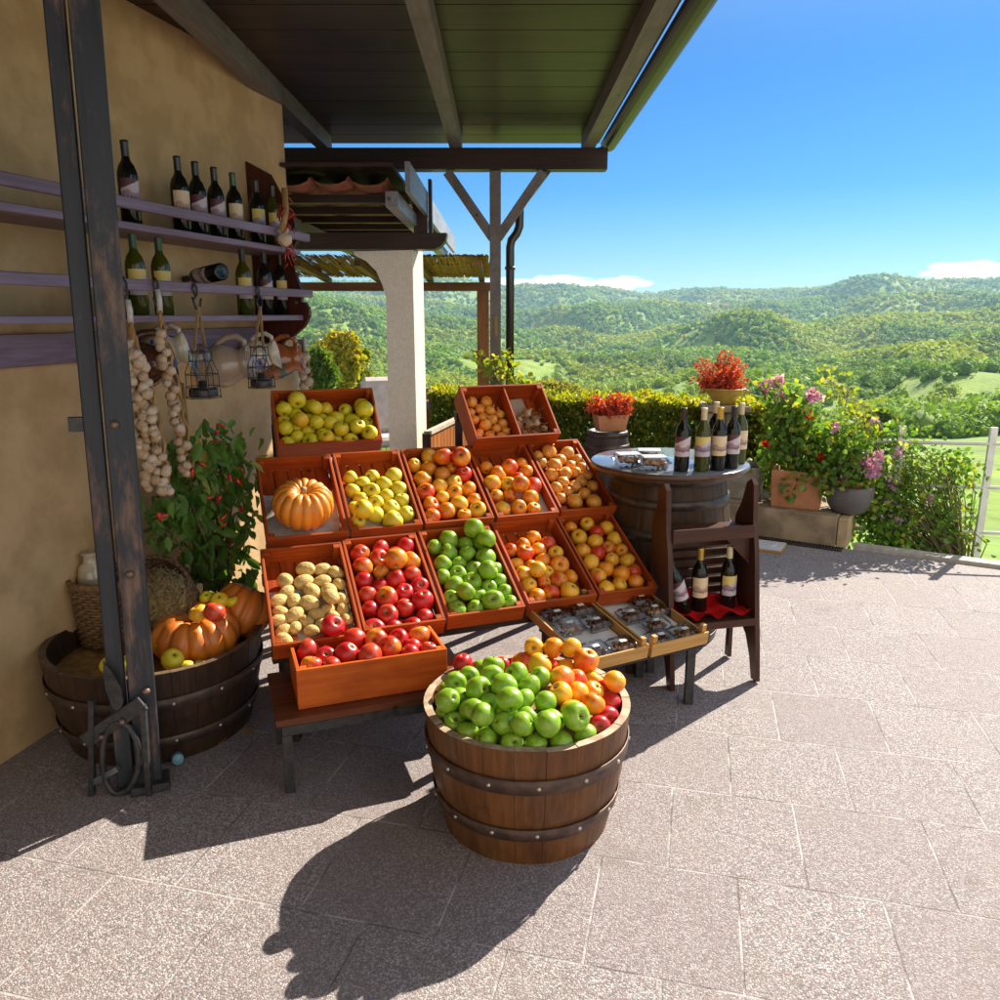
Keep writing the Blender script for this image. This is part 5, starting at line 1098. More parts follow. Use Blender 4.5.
for ti, m in enumerate(tfl):
    wh = ('left', 'right')[ti]
    spots = ([(568, 615, 0, 1), (589, 608, 0, 2), (573, 625, 0, 3), (603, 622, .0, 4), (595, 651, 0, 5), (626, 645, 0, 6)], [(645, 601, 0, 1), (636, 616, 0, 2), (658, 612, 0, 3), (656, 625, 0, 4), (663, 641, 0, 5), (690, 635, 0, 6)])[ti]
    nm = (['back left', 'back right', 'middle left', 'middle right', 'front left', 'front right'], ['topmost', 'second row left', 'second row right', 'third row', 'front left', 'front right'])[ti]
    Pp = []
    for px, py, dz, _ in spots:
        q = m.inverted() @ Vector(PP(px, py, np.array(m @ Vector((0, 0, .035))), np.array(m.to_3x3() @ Vector((0, 0, 1))))); Pp.append([q.x, q.y])
    Pp = np.array(Pp)
    for it in range(300):
        for a in range(len(Pp)):
            for b in range(a):
                d = Pp[a] - Pp[b]; ox, oy = .126 - abs(d[0]), .102 - abs(d[1])
                if ox > 0 and oy > 0:
                    if ox < oy: s = math.copysign(ox / 2, d[0]); Pp[a][0] += s; Pp[b][0] -= s
                    else: s = math.copysign(oy / 2, d[1]); Pp[a][1] += s; Pp[b][1] -= s
        Pp[:, 0] = np.clip(Pp[:, 0], -.075, .075); Pp[:, 1] = np.clip(Pp[:, 1], .068, .402)
    for (x, y), n_m, i in zip(Pp, nm, range(6)):
        punnet(m @ TR(x, y, .0112, R(rng.uniform(-3, 3))), 'figs' if i % 3 != 2 else 'nuts', f'clear plastic punnet of dried fruit, {n_m} in the {wh} wood tray' if i % 3 != 2 else f'clear plastic punnet of walnuts, {n_m} in the {wh} wood tray', 'punnets in the wood trays')

# ---- front tub heaped with apples
TUBF = wood('front_tub_stave', (.19, .075, .023), (.085, .033, .012), 2, .5, .1, rand=False); TUBRIM = M('pale_worn_rim', (.50, .38, .26), (.30, .21, .14), rough=.7, scale=20)
cx, cy, ZF = .088, 2.385, .42; RT = .338
half_tub('apple_tub', Matrix.Translation((cx, cy, 0)), RT, .275, ZF, 'round wooden half barrel heaped with green and golden apples, in front', TUBF, wood('tub_inner_red', (.30, .10, .045), (.18, .06, .03), 2), TUBRIM, 22, ((.275, .325), (.10, .145)), liner=lambda r: ZF - .095 + .135 * (1 - (r / RT) ** 2), hmat=M('front_tub_hoop', (.11, .06, .04), (.06, .035, .025), rough=.5, scale=25, metal=.3))
dome = lambda x, y: ZF - .095 + .135 * (1 - (x * x + y * y) / RT ** 2)
G_ = parse(400, 600, 4.1667, "312,225,88 285,297,92 388,250,90 388,300,102 228,355,90 322,375,106 498,290,98 438,365,110 535,357,80 590,330,80 215,455,98 310,465,84 175,380,70 250,405,80 380,445,76 455,468,104 510,430,76 590,410,86 165,440,70 175,500,70 265,510,70 368,530,94 295,548,84 610,465,100 605,535,106 525,500,76 430,565,80 503,555,98 733,515,112 685,590,90 435,605,80 570,610,96 345,590,80 220,535,70 440,520,66 790,560,70 235,300,60")
O_ = parse(400, 600, 4.1667, "500,225,90 580,245,96 570,200,70 640,222,84 718,240,90 675,300,100 775,290,102 668,365,96 820,310,76 640,280,66 815,360,84 725,445,102 820,442,94 893,390,90 740,385,76 735,340,70 690,215,60")
D_ = parse(400, 600, 4.1667, "865,340,66 835,525,84 880,470,84 435,245,70 258,255,64 905,450,66")
allp = G_ + O_ + D_; kd = ['green'] * len(G_) + ['gold' if i % 3 else 'orange' for i in range(len(O_))] + ['red'] * len(D_)
r = []; P = []
for px, py, d in allp:
    h = .02 if d > 80 / 4.1667 else -.015; c = None
    dr = ray(px, py); t = 1.2
    while t < 4:
        q = CAM + dr * t; x, y = q[0] - cx, q[1] - cy
        if q[2] < dome(x, y) + .045 + h or math.hypot(x, y) > RT - .045 and y > 0 and q[2] < ZF + .16: break
        t += .004
    P.append((x, y, min(q[2], ZF + .10))); r.append(d * depth(q) / FPX / 2)
r = np.clip(np.array(r) * 1.06, .036, .047); P = relax(np.array(P), r, 0, 0, 0, dome, 300, radial=lambda z: np.where(z > ZF + .02, RT - .005, RT - .028))
W = [Vector((p[0] + cx, p[1] + cy, p[2])) for p in P]; pix = [proj(w_) for w_ in W]
labs = rows_label(pix, 21, [dict(green='green apple', gold='golden apple', orange='orange blushed apple', red='red apple')[k_] for k_ in kd], 'the front tub')
for i, w_ in enumerate(W):
    o = link('apple', MESH[kd[i]][int(rng.integers(3))]); ax = Vector((rng.normal() * .8, -.35 + rng.normal() * .8, .7 * (1 if rng.random() < .6 else -1))).normalized(); q = Vector((0, 0, 1)).rotation_difference(ax) @ Euler((0, 0, rng.uniform(0, 6.28))).to_quaternion()
    o.matrix_local = Matrix.Translation(w_) @ q.to_matrix().to_4x4() @ Matrix.Diagonal((r[i],) * 3 + (1,)); T(o, labs[i], 'apple', 'apples heaped in the front tub')
# apples in the wide dark tub
def loose(px, py, Y, d, k_, label):
    c = PY(px, py, Y); rr = d * depth(c) / FPX / 2; o = link('apple', MESH[k_][0]); q = Euler((rng.uniform(-.6, .6), rng.uniform(-.6, .6), rng.uniform(0, 6))).to_matrix().to_4x4(); o.matrix_local = Matrix.Translation(Vector(c)) @ q @ Matrix.Diagonal((rr,) * 3 + (1,)); T(o, label, 'apple', 'apples lying in the wide dark tub')
loose(172.5, 660, 2.755, 22, 'quince', 'yellow apple at the front rim of the wide dark tub, right of the upright')
loose(111, 665, 2.70, 21, 'ygreen', 'yellow green apple under the tall basket, left of the upright')
loose(123, 664, 2.72, 17, 'ygreen', 'yellow green apple half hidden behind the upright, under the tall basket')
loose(187, 668, 2.775, 15, 'quince', 'small yellow apple at the tub rim between yellow apple and big pumpkin')
loose(200, 667, 2.80, 14, 'quince', 'small yellow apple at the tub rim under the big pumpkin')
loose(161, 645, 2.90, 15, 'green', 'green apple left of the big pumpkin, beside the upright')
loose(199, 613.5, 2.90, 19, 'gold', 'orange yellow apple lying on top of the big pumpkin, left one')
loose(214, 612.5, 2.87, 22, 'red', 'bright red apple lying on top of the big pumpkin')
loose(206, 598, 3.08, 14, 'ygreen', 'leftmost yellow apple in the row behind the big pumpkin')
loose(219.5, 601, 3.06, 18, 'ygreen', 'large yellow apple behind the red apple, in the row behind the pumpkin')
loose(233, 602, 3.08, 14, 'ygreen', 'third yellow apple in the row behind the big pumpkin')
loose(247, 606, 3.12, 16, 'ygreen', 'yellow green apple behind the smaller pumpkin in the dark tub')

# ------------------------------------------------------------ barrel table, its bottles and tubs, wine rack
BARW = wood('dark_barrel_stave', (.085, .042, .019), (.033, .017, .009), 2, .5, .06, rand=False)
BHOOP = M('dark_barrel_hoop', (.09, .065, .05), (.05, .04, .035), rough=.4, scale=30, metal=.5)
def barrel(M4, Hh, rb, rm, label, group, name='wine_barrel', wmat=None, hoops=True):
    o = T(empty(name, M4), label, 'barrel', group); n = 26; mb = MB()
    prof = [(rb + (rm - rb) * math.sin(math.pi * t), Hh * t) for t in np.linspace(0, 1, 13)]
    def fn(q, a): f = abs(math.sin(n * a / 2)); s = 1 - .010 * (1 - min(1, f * 5)); return Vector((q.x * s, q.y * s, q.z))
    mb.lathe([(0, .03), (rb - .025, .03), (rb - .025, 0)] + prof + [(rb - .025, Hh), (rb - .025, Hh - .025), (0, Hh - .025)], n * 10, fn=fn, smooth=True); mb.build('staves', wmat or BARW, o)
    if hoops:
        for t0, t1 in ((.0, .055), (.13, .185), (.30, .36), (.64, .70), (.815, .87), (.945, 1.0)):
            mb = MB(); r = lambda t: rb + (rm - rb) * math.sin(math.pi * t) + .002
            mb.lathe([(r(t0), Hh * t0 + .001), (r(t0) + .003, Hh * t0 + .002), (r(t1) + .003, Hh * t1 - .002), (r(t1), Hh * t1 - .001)], 72); mb.build('hoop', BHOOP, o)
    return o
TX, TY, TZ = .862, 3.97, .925
barrel(TR(TX + .0, TY + .02, 0), TZ - .035, .285, .335, 'big dark wine barrel standing under the round glossy table top', 'wine barrels')
tt = T(empty('round_table_top', TR(TX, TY, TZ - .036)), 'round dark table top with glossy upper face, lying on the big barrel', 'table top')
TOPM = NT('glossy_grey_top'); v = TOPM.coords((1, 1, 1), False); n = TOPM.noise(v, 5, 5); TOPM.l(TOPM.mix(TOPM.ramp(n, .35, .7), (.20, .22, .25), (.15, .16, .18)), TOPM.p.inputs['Base Color']); TOPM.set(Roughness=.16, Coat_Weight=.6, Coat_Roughness=.08)
mb = MB(); mb.lathe([(0, 0), (.385, 0), (.398, .006), (.398, .028), (.392, .033)], 96); mb.build('rim', wood('table_rim', (.12, .06, .035), (.06, .03, .018), 0, .3, .4, knots=False), tt)
mb = MB(); mb.lathe([(.392, .0325), (.386, .036), (0, .036)], 96); mb.build('top_sheet', TOPM.m, tt)
GT = 'wine bottles on the barrel table'
for px, py, g, cap, lab, yw, lb_ in ((681, 473, 'dark', 'black', 'm', -8, 'dark wine bottle with black neck at the left end of the barrel table group'), (701, 473, 'olive', 'cream', 'y', -4, 'olive white wine bottle with cream capsule on the barrel table'), (717, 472, 'dark', 'gold', 'c', 6, 'dark wine bottle with gold capsule and cream label on the barrel table'),
                                    (730.5, 470, 'dark', 'black', 'm', 18, 'dark wine bottle with black neck right of the gold capsule bottle, barrel table'), (738, 465, 'olive', 'cream', 'c', 30, 'rightmost bottle with cream capsule on the barrel table, partly hidden'), (713, 463, 'dark', 'cream', 'm', 0, 'wine bottle half hidden behind the gold capsule bottle on the table')):
    q = PZ(px, py - 2, TZ); bottle(TR(q[0], q[1], TZ, R(yw)), g, cap, lab, lb_, GT, .95)
for px, py, yw, lb_ in ((628, 466, 8, 'clear plastic tub of nuts, leftmost of three on the barrel table'), (649, 462, -6, 'clear plastic tub of nuts at the back, barrel table'), (653.5, 469, 3, 'clear plastic tub of nuts nearest the wine bottles on the barrel table')):
    q = PZ(px, py, TZ); punnet(TR(q[0], q[1], TZ + .0005, R(yw)) @ Matrix.Scale(1.22, 4), 'nuts', lb_, 'plastic tubs on the barrel table', tag=False)
# wine rack with splayed shaped sides
rk = T(empty('wine_rack'), 'dark brown wooden wine rack with shaped legs, slatted back and red cloth', 'rack')
FR_, FL_ = PZ(758, 682, 0), PZ(669, 690, 0); ux = np.array([FR_[0] - FL_[0], FR_[1] - FL_[1], 0.]); WK = float(np.linalg.norm(ux)); ux /= WK; uy = np.array([-ux[1], ux[0], 0.]); Om = Matrix(((ux[0], uy[0], 0, FL_[0]), (ux[1], uy[1], 0, FL_[1]), (0, 0, 1, 0), (0, 0, 0, 1))) @ Matrix(((1, 0, -.045, 0), (0, 1, 0, 0), (0, 0, 1, 0), (0, 0, 0, 1)))
RW = wood('rack_brown_wood', (.085, .034, .020), (.045, .017, .010), 0, .4, .1); RWV = wood('rack_brown_wood_upright', (.085, .034, .020), (.045, .017, .010), 2, .4, .1)
side = [(-.015, 0), (.03, 0), (.055, .10), (.10, .19), (.17, .245), (.26, .26), (.26, .26), (.255, .72), (.20, .80), (.16, .90), (.12, .925), (.095, .90), (.085, .74), (.055, .60), (.02, .30), (.0, .15)]
for x in (0, WK - .022):
    mb = MB(); mb.prism(side, (x, 0, 0), (0, 1, 0), (0, 0, 1), (1, 0, 0), .022); mb.build('side_panel', RWV, rk, Om)
    mb = MB(); mb.prism([(.262, 0), (.30, 0), (.285, .30), (.26, .50), (.258, .26)], (x + .002, 0, 0), (0, 1, 0), (0, 0, 1), (1, 0, 0), .018); mb.build('rear_leg', RWV, rk, Om)
for y0, z, d in ((.02, .285, .25), (.075, .685, .17)):
    mb = MB(); mb.box((WK / 2, y0 + d / 2, z), (WK - .046, d, .022), bev=.002); mb.build('shelf', RW, rk, Om)
mb = MB(); mb.box((WK / 2, .068, .695), (WK - .046, .016, .06), bev=.002); mb.build('top_rail', RW, rk, Om)
mb = MB(); mb.box((WK / 2, .014, .285), (WK - .046, .014, .034), bev=.002); mb.build('front_lip', RW, rk, Om)
for i in range(8): mb = MB(); mb.box((WK / 2, .243, .325 + i * .046), (WK - .046, .014, .034), bev=.003); mb.build('back_slat', RW, rk, Om)
mb = MB(); mb.prism([(0, 0), (.13, 0), (0, -.14)], (WK - .024, .10, .672), (-1, 0, 0), (0, 0, 1), (0, 1, 0), .016); mb.build('corner_brace', RW, rk, Om)
clo = NT('red_cloth'); v = clo.coords(); clo.l(clo.mix(clo.ramp(clo.noise(v, 120, 2), .3, .7), (.62, .008, .010), (.48, .005, .006)), clo.p.inputs['Base Color']); clo.set(Roughness=.85); clo.p.inputs['Specular IOR Level'].default_value = .15
nx, ny = 30, 22; V = []; F = []
for j in range(ny + 1):
    for i in range(nx + 1):
        u, v_ = i / nx, j / ny; x = .03 + (WK - .06) * u; y = .030 + .19 * v_; z = .300 + .018 * (mnoise.noise(Vector((u * 5, v_ * 3, 1))) + .6) + .03 * max(0, math.sin(u * 9 + v_ * 2)) * v_ + .10 * max(0, v_ - .75) / .25 * (.6 + .4 * math.sin(u * 7)) + .03 * (1 - v_) ** 3 * math.sin(u * 11) ** 2
        V.append((x, y, z))
for j in range(ny):
    for i in range(nx): a = j * (nx + 1) + i; F.append((a, a + 1, a + nx + 2, a + nx + 1))
cl_ = link('red_cloth', npmesh('red_cloth', V, F, clo.m, True), None, Om); T(cl_, 'crumpled red cloth lying on the lower shelf of the wine rack', 'cloth')
GR = 'wine bottles in the rack'
for px, g, cap, lab, yw, lb_ in ((698.5, 'dark', 'gold', 'c', 0, 'dark wine bottle with gold capsule standing on red cloth in the rack'), (727, 'dark', 'cream', 'y', 5, 'dark wine bottle with cream capsule standing on red cloth in the rack')):
    q = Om.inverted() @ Vector(PP(px, 612, np.array(Om @ Vector((0, .13, 0))), uy)); bottle(Om @ TR(q.x, .13, .318, R(yw)), g, cap, lab, lb_, GR, .96)
q = Om.inverted() @ Vector(PP(679, 612, np.array(Om @ Vector((0, .12, 0))), uy))
bottle(Om @ TR(max(q.x, .10) + .02, .11, .325) @ Matrix.Rotation(R(-17), 4, 'Y'), 'dark', 'black', 'm', 'dark wine bottle leaning left against the side inside the rack', GR, .92)

# ------------------------------------------------------------ hedge, pillar, planters, ledge, drain, board
def fol(name, pts, size, mat, parent, **k): return link(name, leaves_mesh(name, pts, size, mat, **k), parent)
HEL = leafmat('hedge_leaf', (.085, .15, .018), (.20, .25, .022), (.40, .32, .03), .5, p3=.10)
hg = T(empty('clipped_hedge'), 'clipped green hedge with yellow lit top along the terrace edge', 'hedge')
HY = 7.25; hx0, hx1 = PY(432, 420, 7.9)[0], PY(770, 420, 7.0)[0]; zt = PY(600, 402, HY)[2]; N = 46000
t = rng.random(N); X = hx0 + (hx1 - hx0) * t; Yc = 8.1 + (6.75 - 8.1) * t; hh = zt + .035 * np.array([mnoise.noise(Vector((x * 2.6, 0, 0))) for x in X]) + .03 * np.array([mnoise.noise(Vector((x * 9, 3, 0))) for x in X])
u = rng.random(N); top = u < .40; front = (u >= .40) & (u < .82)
Z = np.where(top, hh + rng.normal(size=N) * .022, rng.uniform(.04, 1, N) * hh); Yo = np.where(top, rng.uniform(-.33, .33, N), np.where(front, -.33 + np.abs(rng.normal(size=N)) * .05, rng.uniform(-.30, .33, N)))
Yo = Yo + .04 * np.sin(X * 5 + Z * 7)
HP = np.stack([X, Yc + Yo, Z], 1); fol('leaves', HP[~top | (rng.random(N) < .35)], .048, HEL, hg, droop=-.15, aspect=.6); fol('sunlit_top_leaves', HP[top], .044, leafmat('hedge_sunlit_top_leaf', (.30, .36, .02), (.46, .44, .025), (.55, .40, .03), .5), hg, droop=-.5, aspect=.6)  # top leaves in a lighter yellow copy, sunlight put into their colour
mb = MB()
for i in range(40):
    t_ = i / 39; x = hx0 + (hx1 - hx0) * t_; y = 8.1 - 1.35 * t_; mb.tube([(x, y - .08, 0), (x + rng.normal() * .04, y - .1, zt * .4), (x + rng.normal() * .1, y - .14, zt * .8)], [.016, .012, .005], 5)
mb.build('stems', M('hedge_stem', (.12, .08, .05), (.07, .05, .03)), hg)
def redplant(name, M4, label, spread, hgt, n, stretch=(1, 1, 1)):
    o = T(empty(name, M4), label, 'plant', 'red leaved plants'); P = []; mb = MB()
    for i in range(n):
        a = rng.uniform(0, 6.28); r = spread * math.sqrt(rng.random()); tip = np.array([r * math.cos(a) * stretch[0], r * math.sin(a) * .8, hgt * rng.uniform(.30, 1.08) * (1 - .30 * r / spread)]); b = np.array([tip[0] * .25, tip[1] * .25, 0])
        mb.tube([b, b * .4 + tip * .6 + (0, 0, .02), tip], [.004, .003, .0015], 4)
        for t_ in np.linspace(.30, 1, 10): P += [b * (1 - t_) + tip * t_ + rng.normal(size=3) * .013 for _ in range(5)]
    mb.build('stems', M('red_stem', (.22, .05, .03), (.14, .04, .02)), o); fol('leaves', np.array(P), .026, REDL, o, droop=-.1, aspect=.62); return o
REDL = leafmat('red_sedum_leaf', (.50, .045, .030), (.62, .13, .035), (.35, .03, .04), .4)
TERR = M('terracotta', (.50, .22, .10), (.40, .16, .07), rough=.75, scale=12, bump=.25); OCH = glaze('ochre_glaze', (.66, .44, .08), (.54, .34, .06), rough=.3)
# dark barrel with terracotta pot behind the stall
bq = PY(606, 470, 6.15); bz = PY(606, 433, 6.0)[2]
barrel(TR(bq[0], 6.15, 0), bz, .155, .19, 'small dark barrel with pale hoops behind the right end of the stall', 'wine barrels', wmat=wood('black_barrel_stave', (.06, .045, .04), (.03, .022, .02), 2, .5))
pt = T(empty('terracotta_planter', TR(bq[0] + .02, 6.13, bz + .0005, R(12))), 'small rectangular terracotta planter on the dark barrel', 'planter', 'terracotta planters')
def trough(w_, d_, h_, th, mat, o, flare=.8, name='pot'):
    mb = MB(); L = [(-1, -1), (1, -1), (1, 1), (-1, 1)]; lo = [mb.bm.verts.new((x * w_ / 2 * flare, y * d_ / 2 * flare, 0)) for x, y in L]; hi = [mb.bm.verts.new((x * w_ / 2, y * d_ / 2, h_)) for x, y in L]; hi2 = [mb.bm.verts.new((x * (w_ / 2 - th), y * (d_ / 2 - th), h_)) for x, y in L]; lo2 = [mb.bm.verts.new((x * (w_ / 2 - th) * .95, y * (d_ / 2 - th) * .95, h_ * .8)) for x, y in L]
    mb.bm.faces.new(lo[::-1]); mb.bm.faces.new(lo2)
    for A, B in ((lo, hi), (hi, hi2), (hi2, lo2)):
        for i in range(4): mb.bm.faces.new((A[i], A[(i + 1) % 4], B[(i + 1) % 4], B[i]))
    bmesh.ops.bevel(mb.bm, geom=list(mb.bm.edges), offset=min(.012, th * .35), segments=2, affect='EDGES', profile=.6); mb.build(name, mat, o)
    mb = MB(); mb.box((0, 0, h_ * .84), ((w_ - 2 * th) * .93, (d_ - 2 * th) * .93, .01)); mb.build('soil', M('potting_soil', (.06, .04, .025), (.03, .02, .015), scale=40, bump=.8), o)
trough(.26, .14, .125, .012, TERR, pt)
redplant('red_plant', TR(bq[0] + .02, 6.13, bz + .11), 'red leaved plant in the terracotta planter on the small barrel', .16, .19, 46, (1.15, 1, 1))
# stone pillar with glazed bowl
pq = PY(722, 440, 6.72); pz = PY(722, 407, 6.72)[2]
sp_ = T(empty('stone_pillar', TR(pq[0], 6.72, 0, R(-10))), 'rough stone block pillar with a cap slab, carrying the yellow bowl', 'pillar')
mb = MB(); z = 0.
hs = [.16, .15, .17, .15, .16, .14, .2]; tot = sum(hs); sc_h = (pz - .03) / tot
for j, h_ in enumerate(hs):
    h_ *= sc_h; cut = rng.uniform(-.05, .05)
    for x0, x1 in ((-.165, cut), (cut, .165)): mb.box(((x0 + x1) / 2, 0, z + h_ / 2), (x1 - x0 - .006, .33 + rng.uniform(-.01, .01), h_ - .006), bev=.008)
    z += h_
mb.build('stone_blocks', STONE, sp_)
mb = MB(); mb.box((0, 0, pz - .0), (.40, .40, .055), bev=.010); mb.build('cap_slab', STONE, sp_)
bw = T(empty('glazed_bowl', TR(pq[0] - .015, 6.70, pz + .028) @ Matrix.Scale(.80, 4)), 'yellow ochre glazed bowl with small handles on the stone pillar', 'bowl')
mb = MB(); mb.lathe([(0, .0), (.09, 0), (.10, .012), (.15, .07), (.205, .135), (.22, .16), (.228, .165), (.222, .172), (.205, .165), (.19, .14), (.15, .10), (0, .09)], 48); mb.build('bowl', OCH, bw)
for s_ in (-1, 1): mb = MB(); mb.tube([(s_ * .215, -.03, .15), (s_ * .25, -.02, .14), (s_ * .255, .0, .12), (s_ * .245, .02, .11), (s_ * .195, .03, .12)], .011, 8); mb.build('handle', OCH, bw)
redplant('red_plant', TR(pq[0] - .06, 6.70, pz + .10), 'taller red leaved plant in the yellow bowl on the stone pillar', .235, .37, 70, (1.05, 1, 1))
# ledge
LA, LB = PZ(690, 527, 0), PZ(846, 549, 0); d = (LB - LA) / np.linalg.norm(LB - LA); LL = float(np.linalg.norm(LB - LA)); LM = Matrix(((d[0], -d[1], 0, LB[0]), (d[1], d[0], 0, LB[1]), (0, 0, 1, 0), (0, 0, 0, 1)))   # x along towards right, y back, origin right front foot
LZ = .225
CONC = M('stained_concrete', (.40, .30, .19), (.20, .15, .095), rough=.9, scale=5, bump=.5, bd=.015, detail=9)
lg = T(empty('concrete_ledge', LM), 'low stained concrete ledge with pale corner stone, carrying the flower pots', 'ledge')
mb = MB(); mb.box((-.075 - LL / 2 - .4, .36, LZ / 2), (LL + .8 - .004, .72, LZ), bev=.006); mb.build('ledge_block', CONC, lg)
mb = MB(); mb.box((-.036, .36, LZ / 2 - .004), (.072, .71, LZ - .006), bev=.006); mb.build('corner_stone', M('pale_corner_stone', (.56, .42, .24), (.42, .31, .18), rough=.85, scale=8, bump=.5), lg)
dg = T(empty('drain_grate', LM), 'narrow dark slotted drain grate along the foot of the ledge', 'drain')
mb = MB()
for i in range(74): mb.box((-.03 - i * .0215, -.055, .006), (.009, .085, .008))
for y in (-.10, -.010): mb.box((-.83, y, .005), (1.63, .010, .009))
mb.build('grate_bars', BLK, dg)
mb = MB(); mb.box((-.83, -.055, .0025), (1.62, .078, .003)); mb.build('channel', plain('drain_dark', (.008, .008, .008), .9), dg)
wb = T(empty('white_board', TR(*PZ(768, 548, 0)[:2], .0, R(-28))), 'white board with wooden edge lying on the floor beside the wine rack', 'board')
mb = MB(); mb.box((-.10, 0, .011), (.42, .24, .018), bev=.001); mb.build('panel', PALEX, wb)
mb = MB(); mb.box((-.10, .0, .0222), (.41, .232, .003)); mb.build('white_face', M('white_laminate', (.66, .68, .72), (.58, .60, .64), rough=.3, scale=8, bump=0), wb)
mb = MB(); mb.tube([(.03, -.05, .027), (.06, .06, .028)], .003, 6); mb.build('pull_cord', plain('white_cord', (.8, .8, .8), .5), wb)
def onl(px, py, y): q = LM.inverted() @ Vector(PP(px, py, np.array(LM @ Vector((0, y, 0))), np.array([-d[1], d[0], 0]))); return q.x
x1 = onl(796, 500, .22)
pl = T(empty('terracotta_planter', LM @ TR(x1, .25, LZ + .0005, R(6))), 'large square terracotta planter of red flowering plants on the concrete ledge', 'planter', 'terracotta planters'); trough(.37, .33, .285, .03, TERR, pl, .93)
x2 = onl(848, 505, .20)
CPOT = M('grey_pot_paint', (.14, .13, .135), (.115, .105, .11), rough=.55, scale=5, bump=.05)
gp = T(empty('grey_pot', LM @ TR(x2, .22, LZ + .0005)), 'round dark grey pot of pink geraniums at the right end of the ledge', 'pot')
mb = MB(); mb.lathe([(0, 0), (.10, 0), (.115, .008), (.148, .06), (.165, .12), (.168, .17), (.163, .205), (.152, .205), (.155, .17), (.14, .16), (0, .158)], 48); mb.build('outer_pot', CPOT, gp)
mb = MB(); mb.lathe([(.11, .16), (.125, .222), (.135, .225), (.135, .245), (.122, .245), (.115, .22), (0, .215)], 40); mb.build('inner_pot', TERR, gp)
x3 = onl(742, 505, .30)
cp_ = T(empty('stone_trough', LM @ TR(x3 - .03, .34, LZ + .0005, R(4))), 'pale grey stone trough between the barrel table and the terracotta planter', 'planter'); trough(.34, .32, .26, .035, M('grey_trough_stone', (.36, .33, .28), (.25, .22, .18), rough=.9, scale=14, bump=.5), cp_, .85)
# flowering plants
GRL = leafmat('geranium_leaf', (.09, .22, .03), (.22, .36, .05), (.46, .46, .07), .5, p3=.14); LIME = leafmat('lime_leaf', (.20, .30, .03), (.36, .38, .035), (.5, .42, .05), .55)
PINK = leafmat('pink_petal', (.58, .18, .50), (.70, .42, .72), (.78, .6, .8), .4, p3=.3); REDP = leafmat('red_petal', (.70, .03, .02), (.75, .08, .03), None, .35)
LPN = np.array([-d[1], d[0], 0.])
def at(px, py, y): return np.array(PP(px, py, np.array(LM @ Vector((0, y, 0))), LPN))
def bush(name, M4, label, cat, spots, leafm, size, per, flowers, y, base, group=None, fsize=.03, sig=.055):
    o = T(empty(name, M4), label, cat, group); inv = M4.inverted(); P = []; mb = MB(); b = np.array(inv @ Vector(tuple(base)))
    for px, py in spots:
        q = np.array(inv @ Vector(tuple(at(px, py, y + rng.uniform(-.14, .14))))); mid = b * .45 + q * .55 + rng.normal(size=3) * .03; mb.tube([b + rng.normal(size=3) * .03, mid, q], [.006, .004, .002], 5)
        P.append(q + rng.normal(size=(per, 3)) * sig); P.append(mid * .4 + q * .6 + rng.normal(size=(per // 2, 3)) * sig)
    mb.build('stems', M('green_stem', (.12, .15, .04), (.10, .09, .04)), o); fol('leaves', np.concatenate(P), size, leafm, o, droop=.1, aspect=.8)
    for px, py, m_, r_, n_ in flowers:
        q = np.array(inv @ Vector(tuple(at(px, py, y - .10)))); fol('flower_head', q + np.clip(rng.normal(size=(n_, 3)), -1.7, 1.7) * r_, fsize, m_, o, droop=-.2, aspect=.8)
    return o
def grid(x0, x1, y0, y1, n): return [(rng.uniform(x0, x1), rng.uniform(y0, y1)) for _ in range(n)]
bush('flowering_plant', Matrix.Translation(pl.matrix_local.translation), 'tall leafy plant with red and mauve flowers in the square terracotta planter', 'plant', grid(766, 822, 430, 485, 26) + grid(778, 812, 400, 440, 12) + [(766, 385), (772, 392), (778, 398), (783, 405), (790, 396), (800, 412), (806, 418), (785, 415), (795, 405), (815, 470), (765, 465), (785, 488), (797, 490)],
     GRL, .048, 34, [(767, 385, PINK, .022, 70), (778, 382, PINK, .020, 110), (781, 396, PINK, .022, 50), (765, 393, PINK, .014, 30), (812, 396, PINK, .026, 90), (820, 397, PINK, .016, 30), (807, 416, REDP, .014, 40), (821, 457, REDP, .012, 60), (766, 444, REDP, .007, 40), (789, 484, REDP, .008, 40), (836, 428, PINK, .016, 30)], .25, LM @ Vector((x1, .25, LZ + .24)))
bush('geranium', Matrix.Translation(gp.matrix_local.translation), 'geranium with pink flowers spilling over the round grey pot', 'plant', grid(822, 862, 445, 488, 26) + [(826, 440), (834, 432), (846, 436), (856, 446), (836, 490), (830, 484), (850, 480), (820, 470), (866, 462)],
     GRL, .046, 34, [(856, 463, PINK, .026, 80), (862, 455, PINK, .02, 60), (873, 468, PINK, .03, 100), (846, 478, PINK, .014, 30), (880, 455, PINK, .02, 50), (868, 475, PINK, .016, 30), (840, 468, PINK, .010, 16)], .22, LM @ Vector((x2, .22, LZ + .20)))
bush('yellow_shrub', Matrix.Translation((pq[0] + .5, 6.5, 0)), 'loose yellow green shrub behind the planter at the end of the hedge', 'shrub', grid(750, 790, 420, 470, 18) + grid(744, 776, 405, 430, 8), LIME, .045, 34, [], .75, LM @ Vector((onl(762, 500, .75), .75, 0.0)))
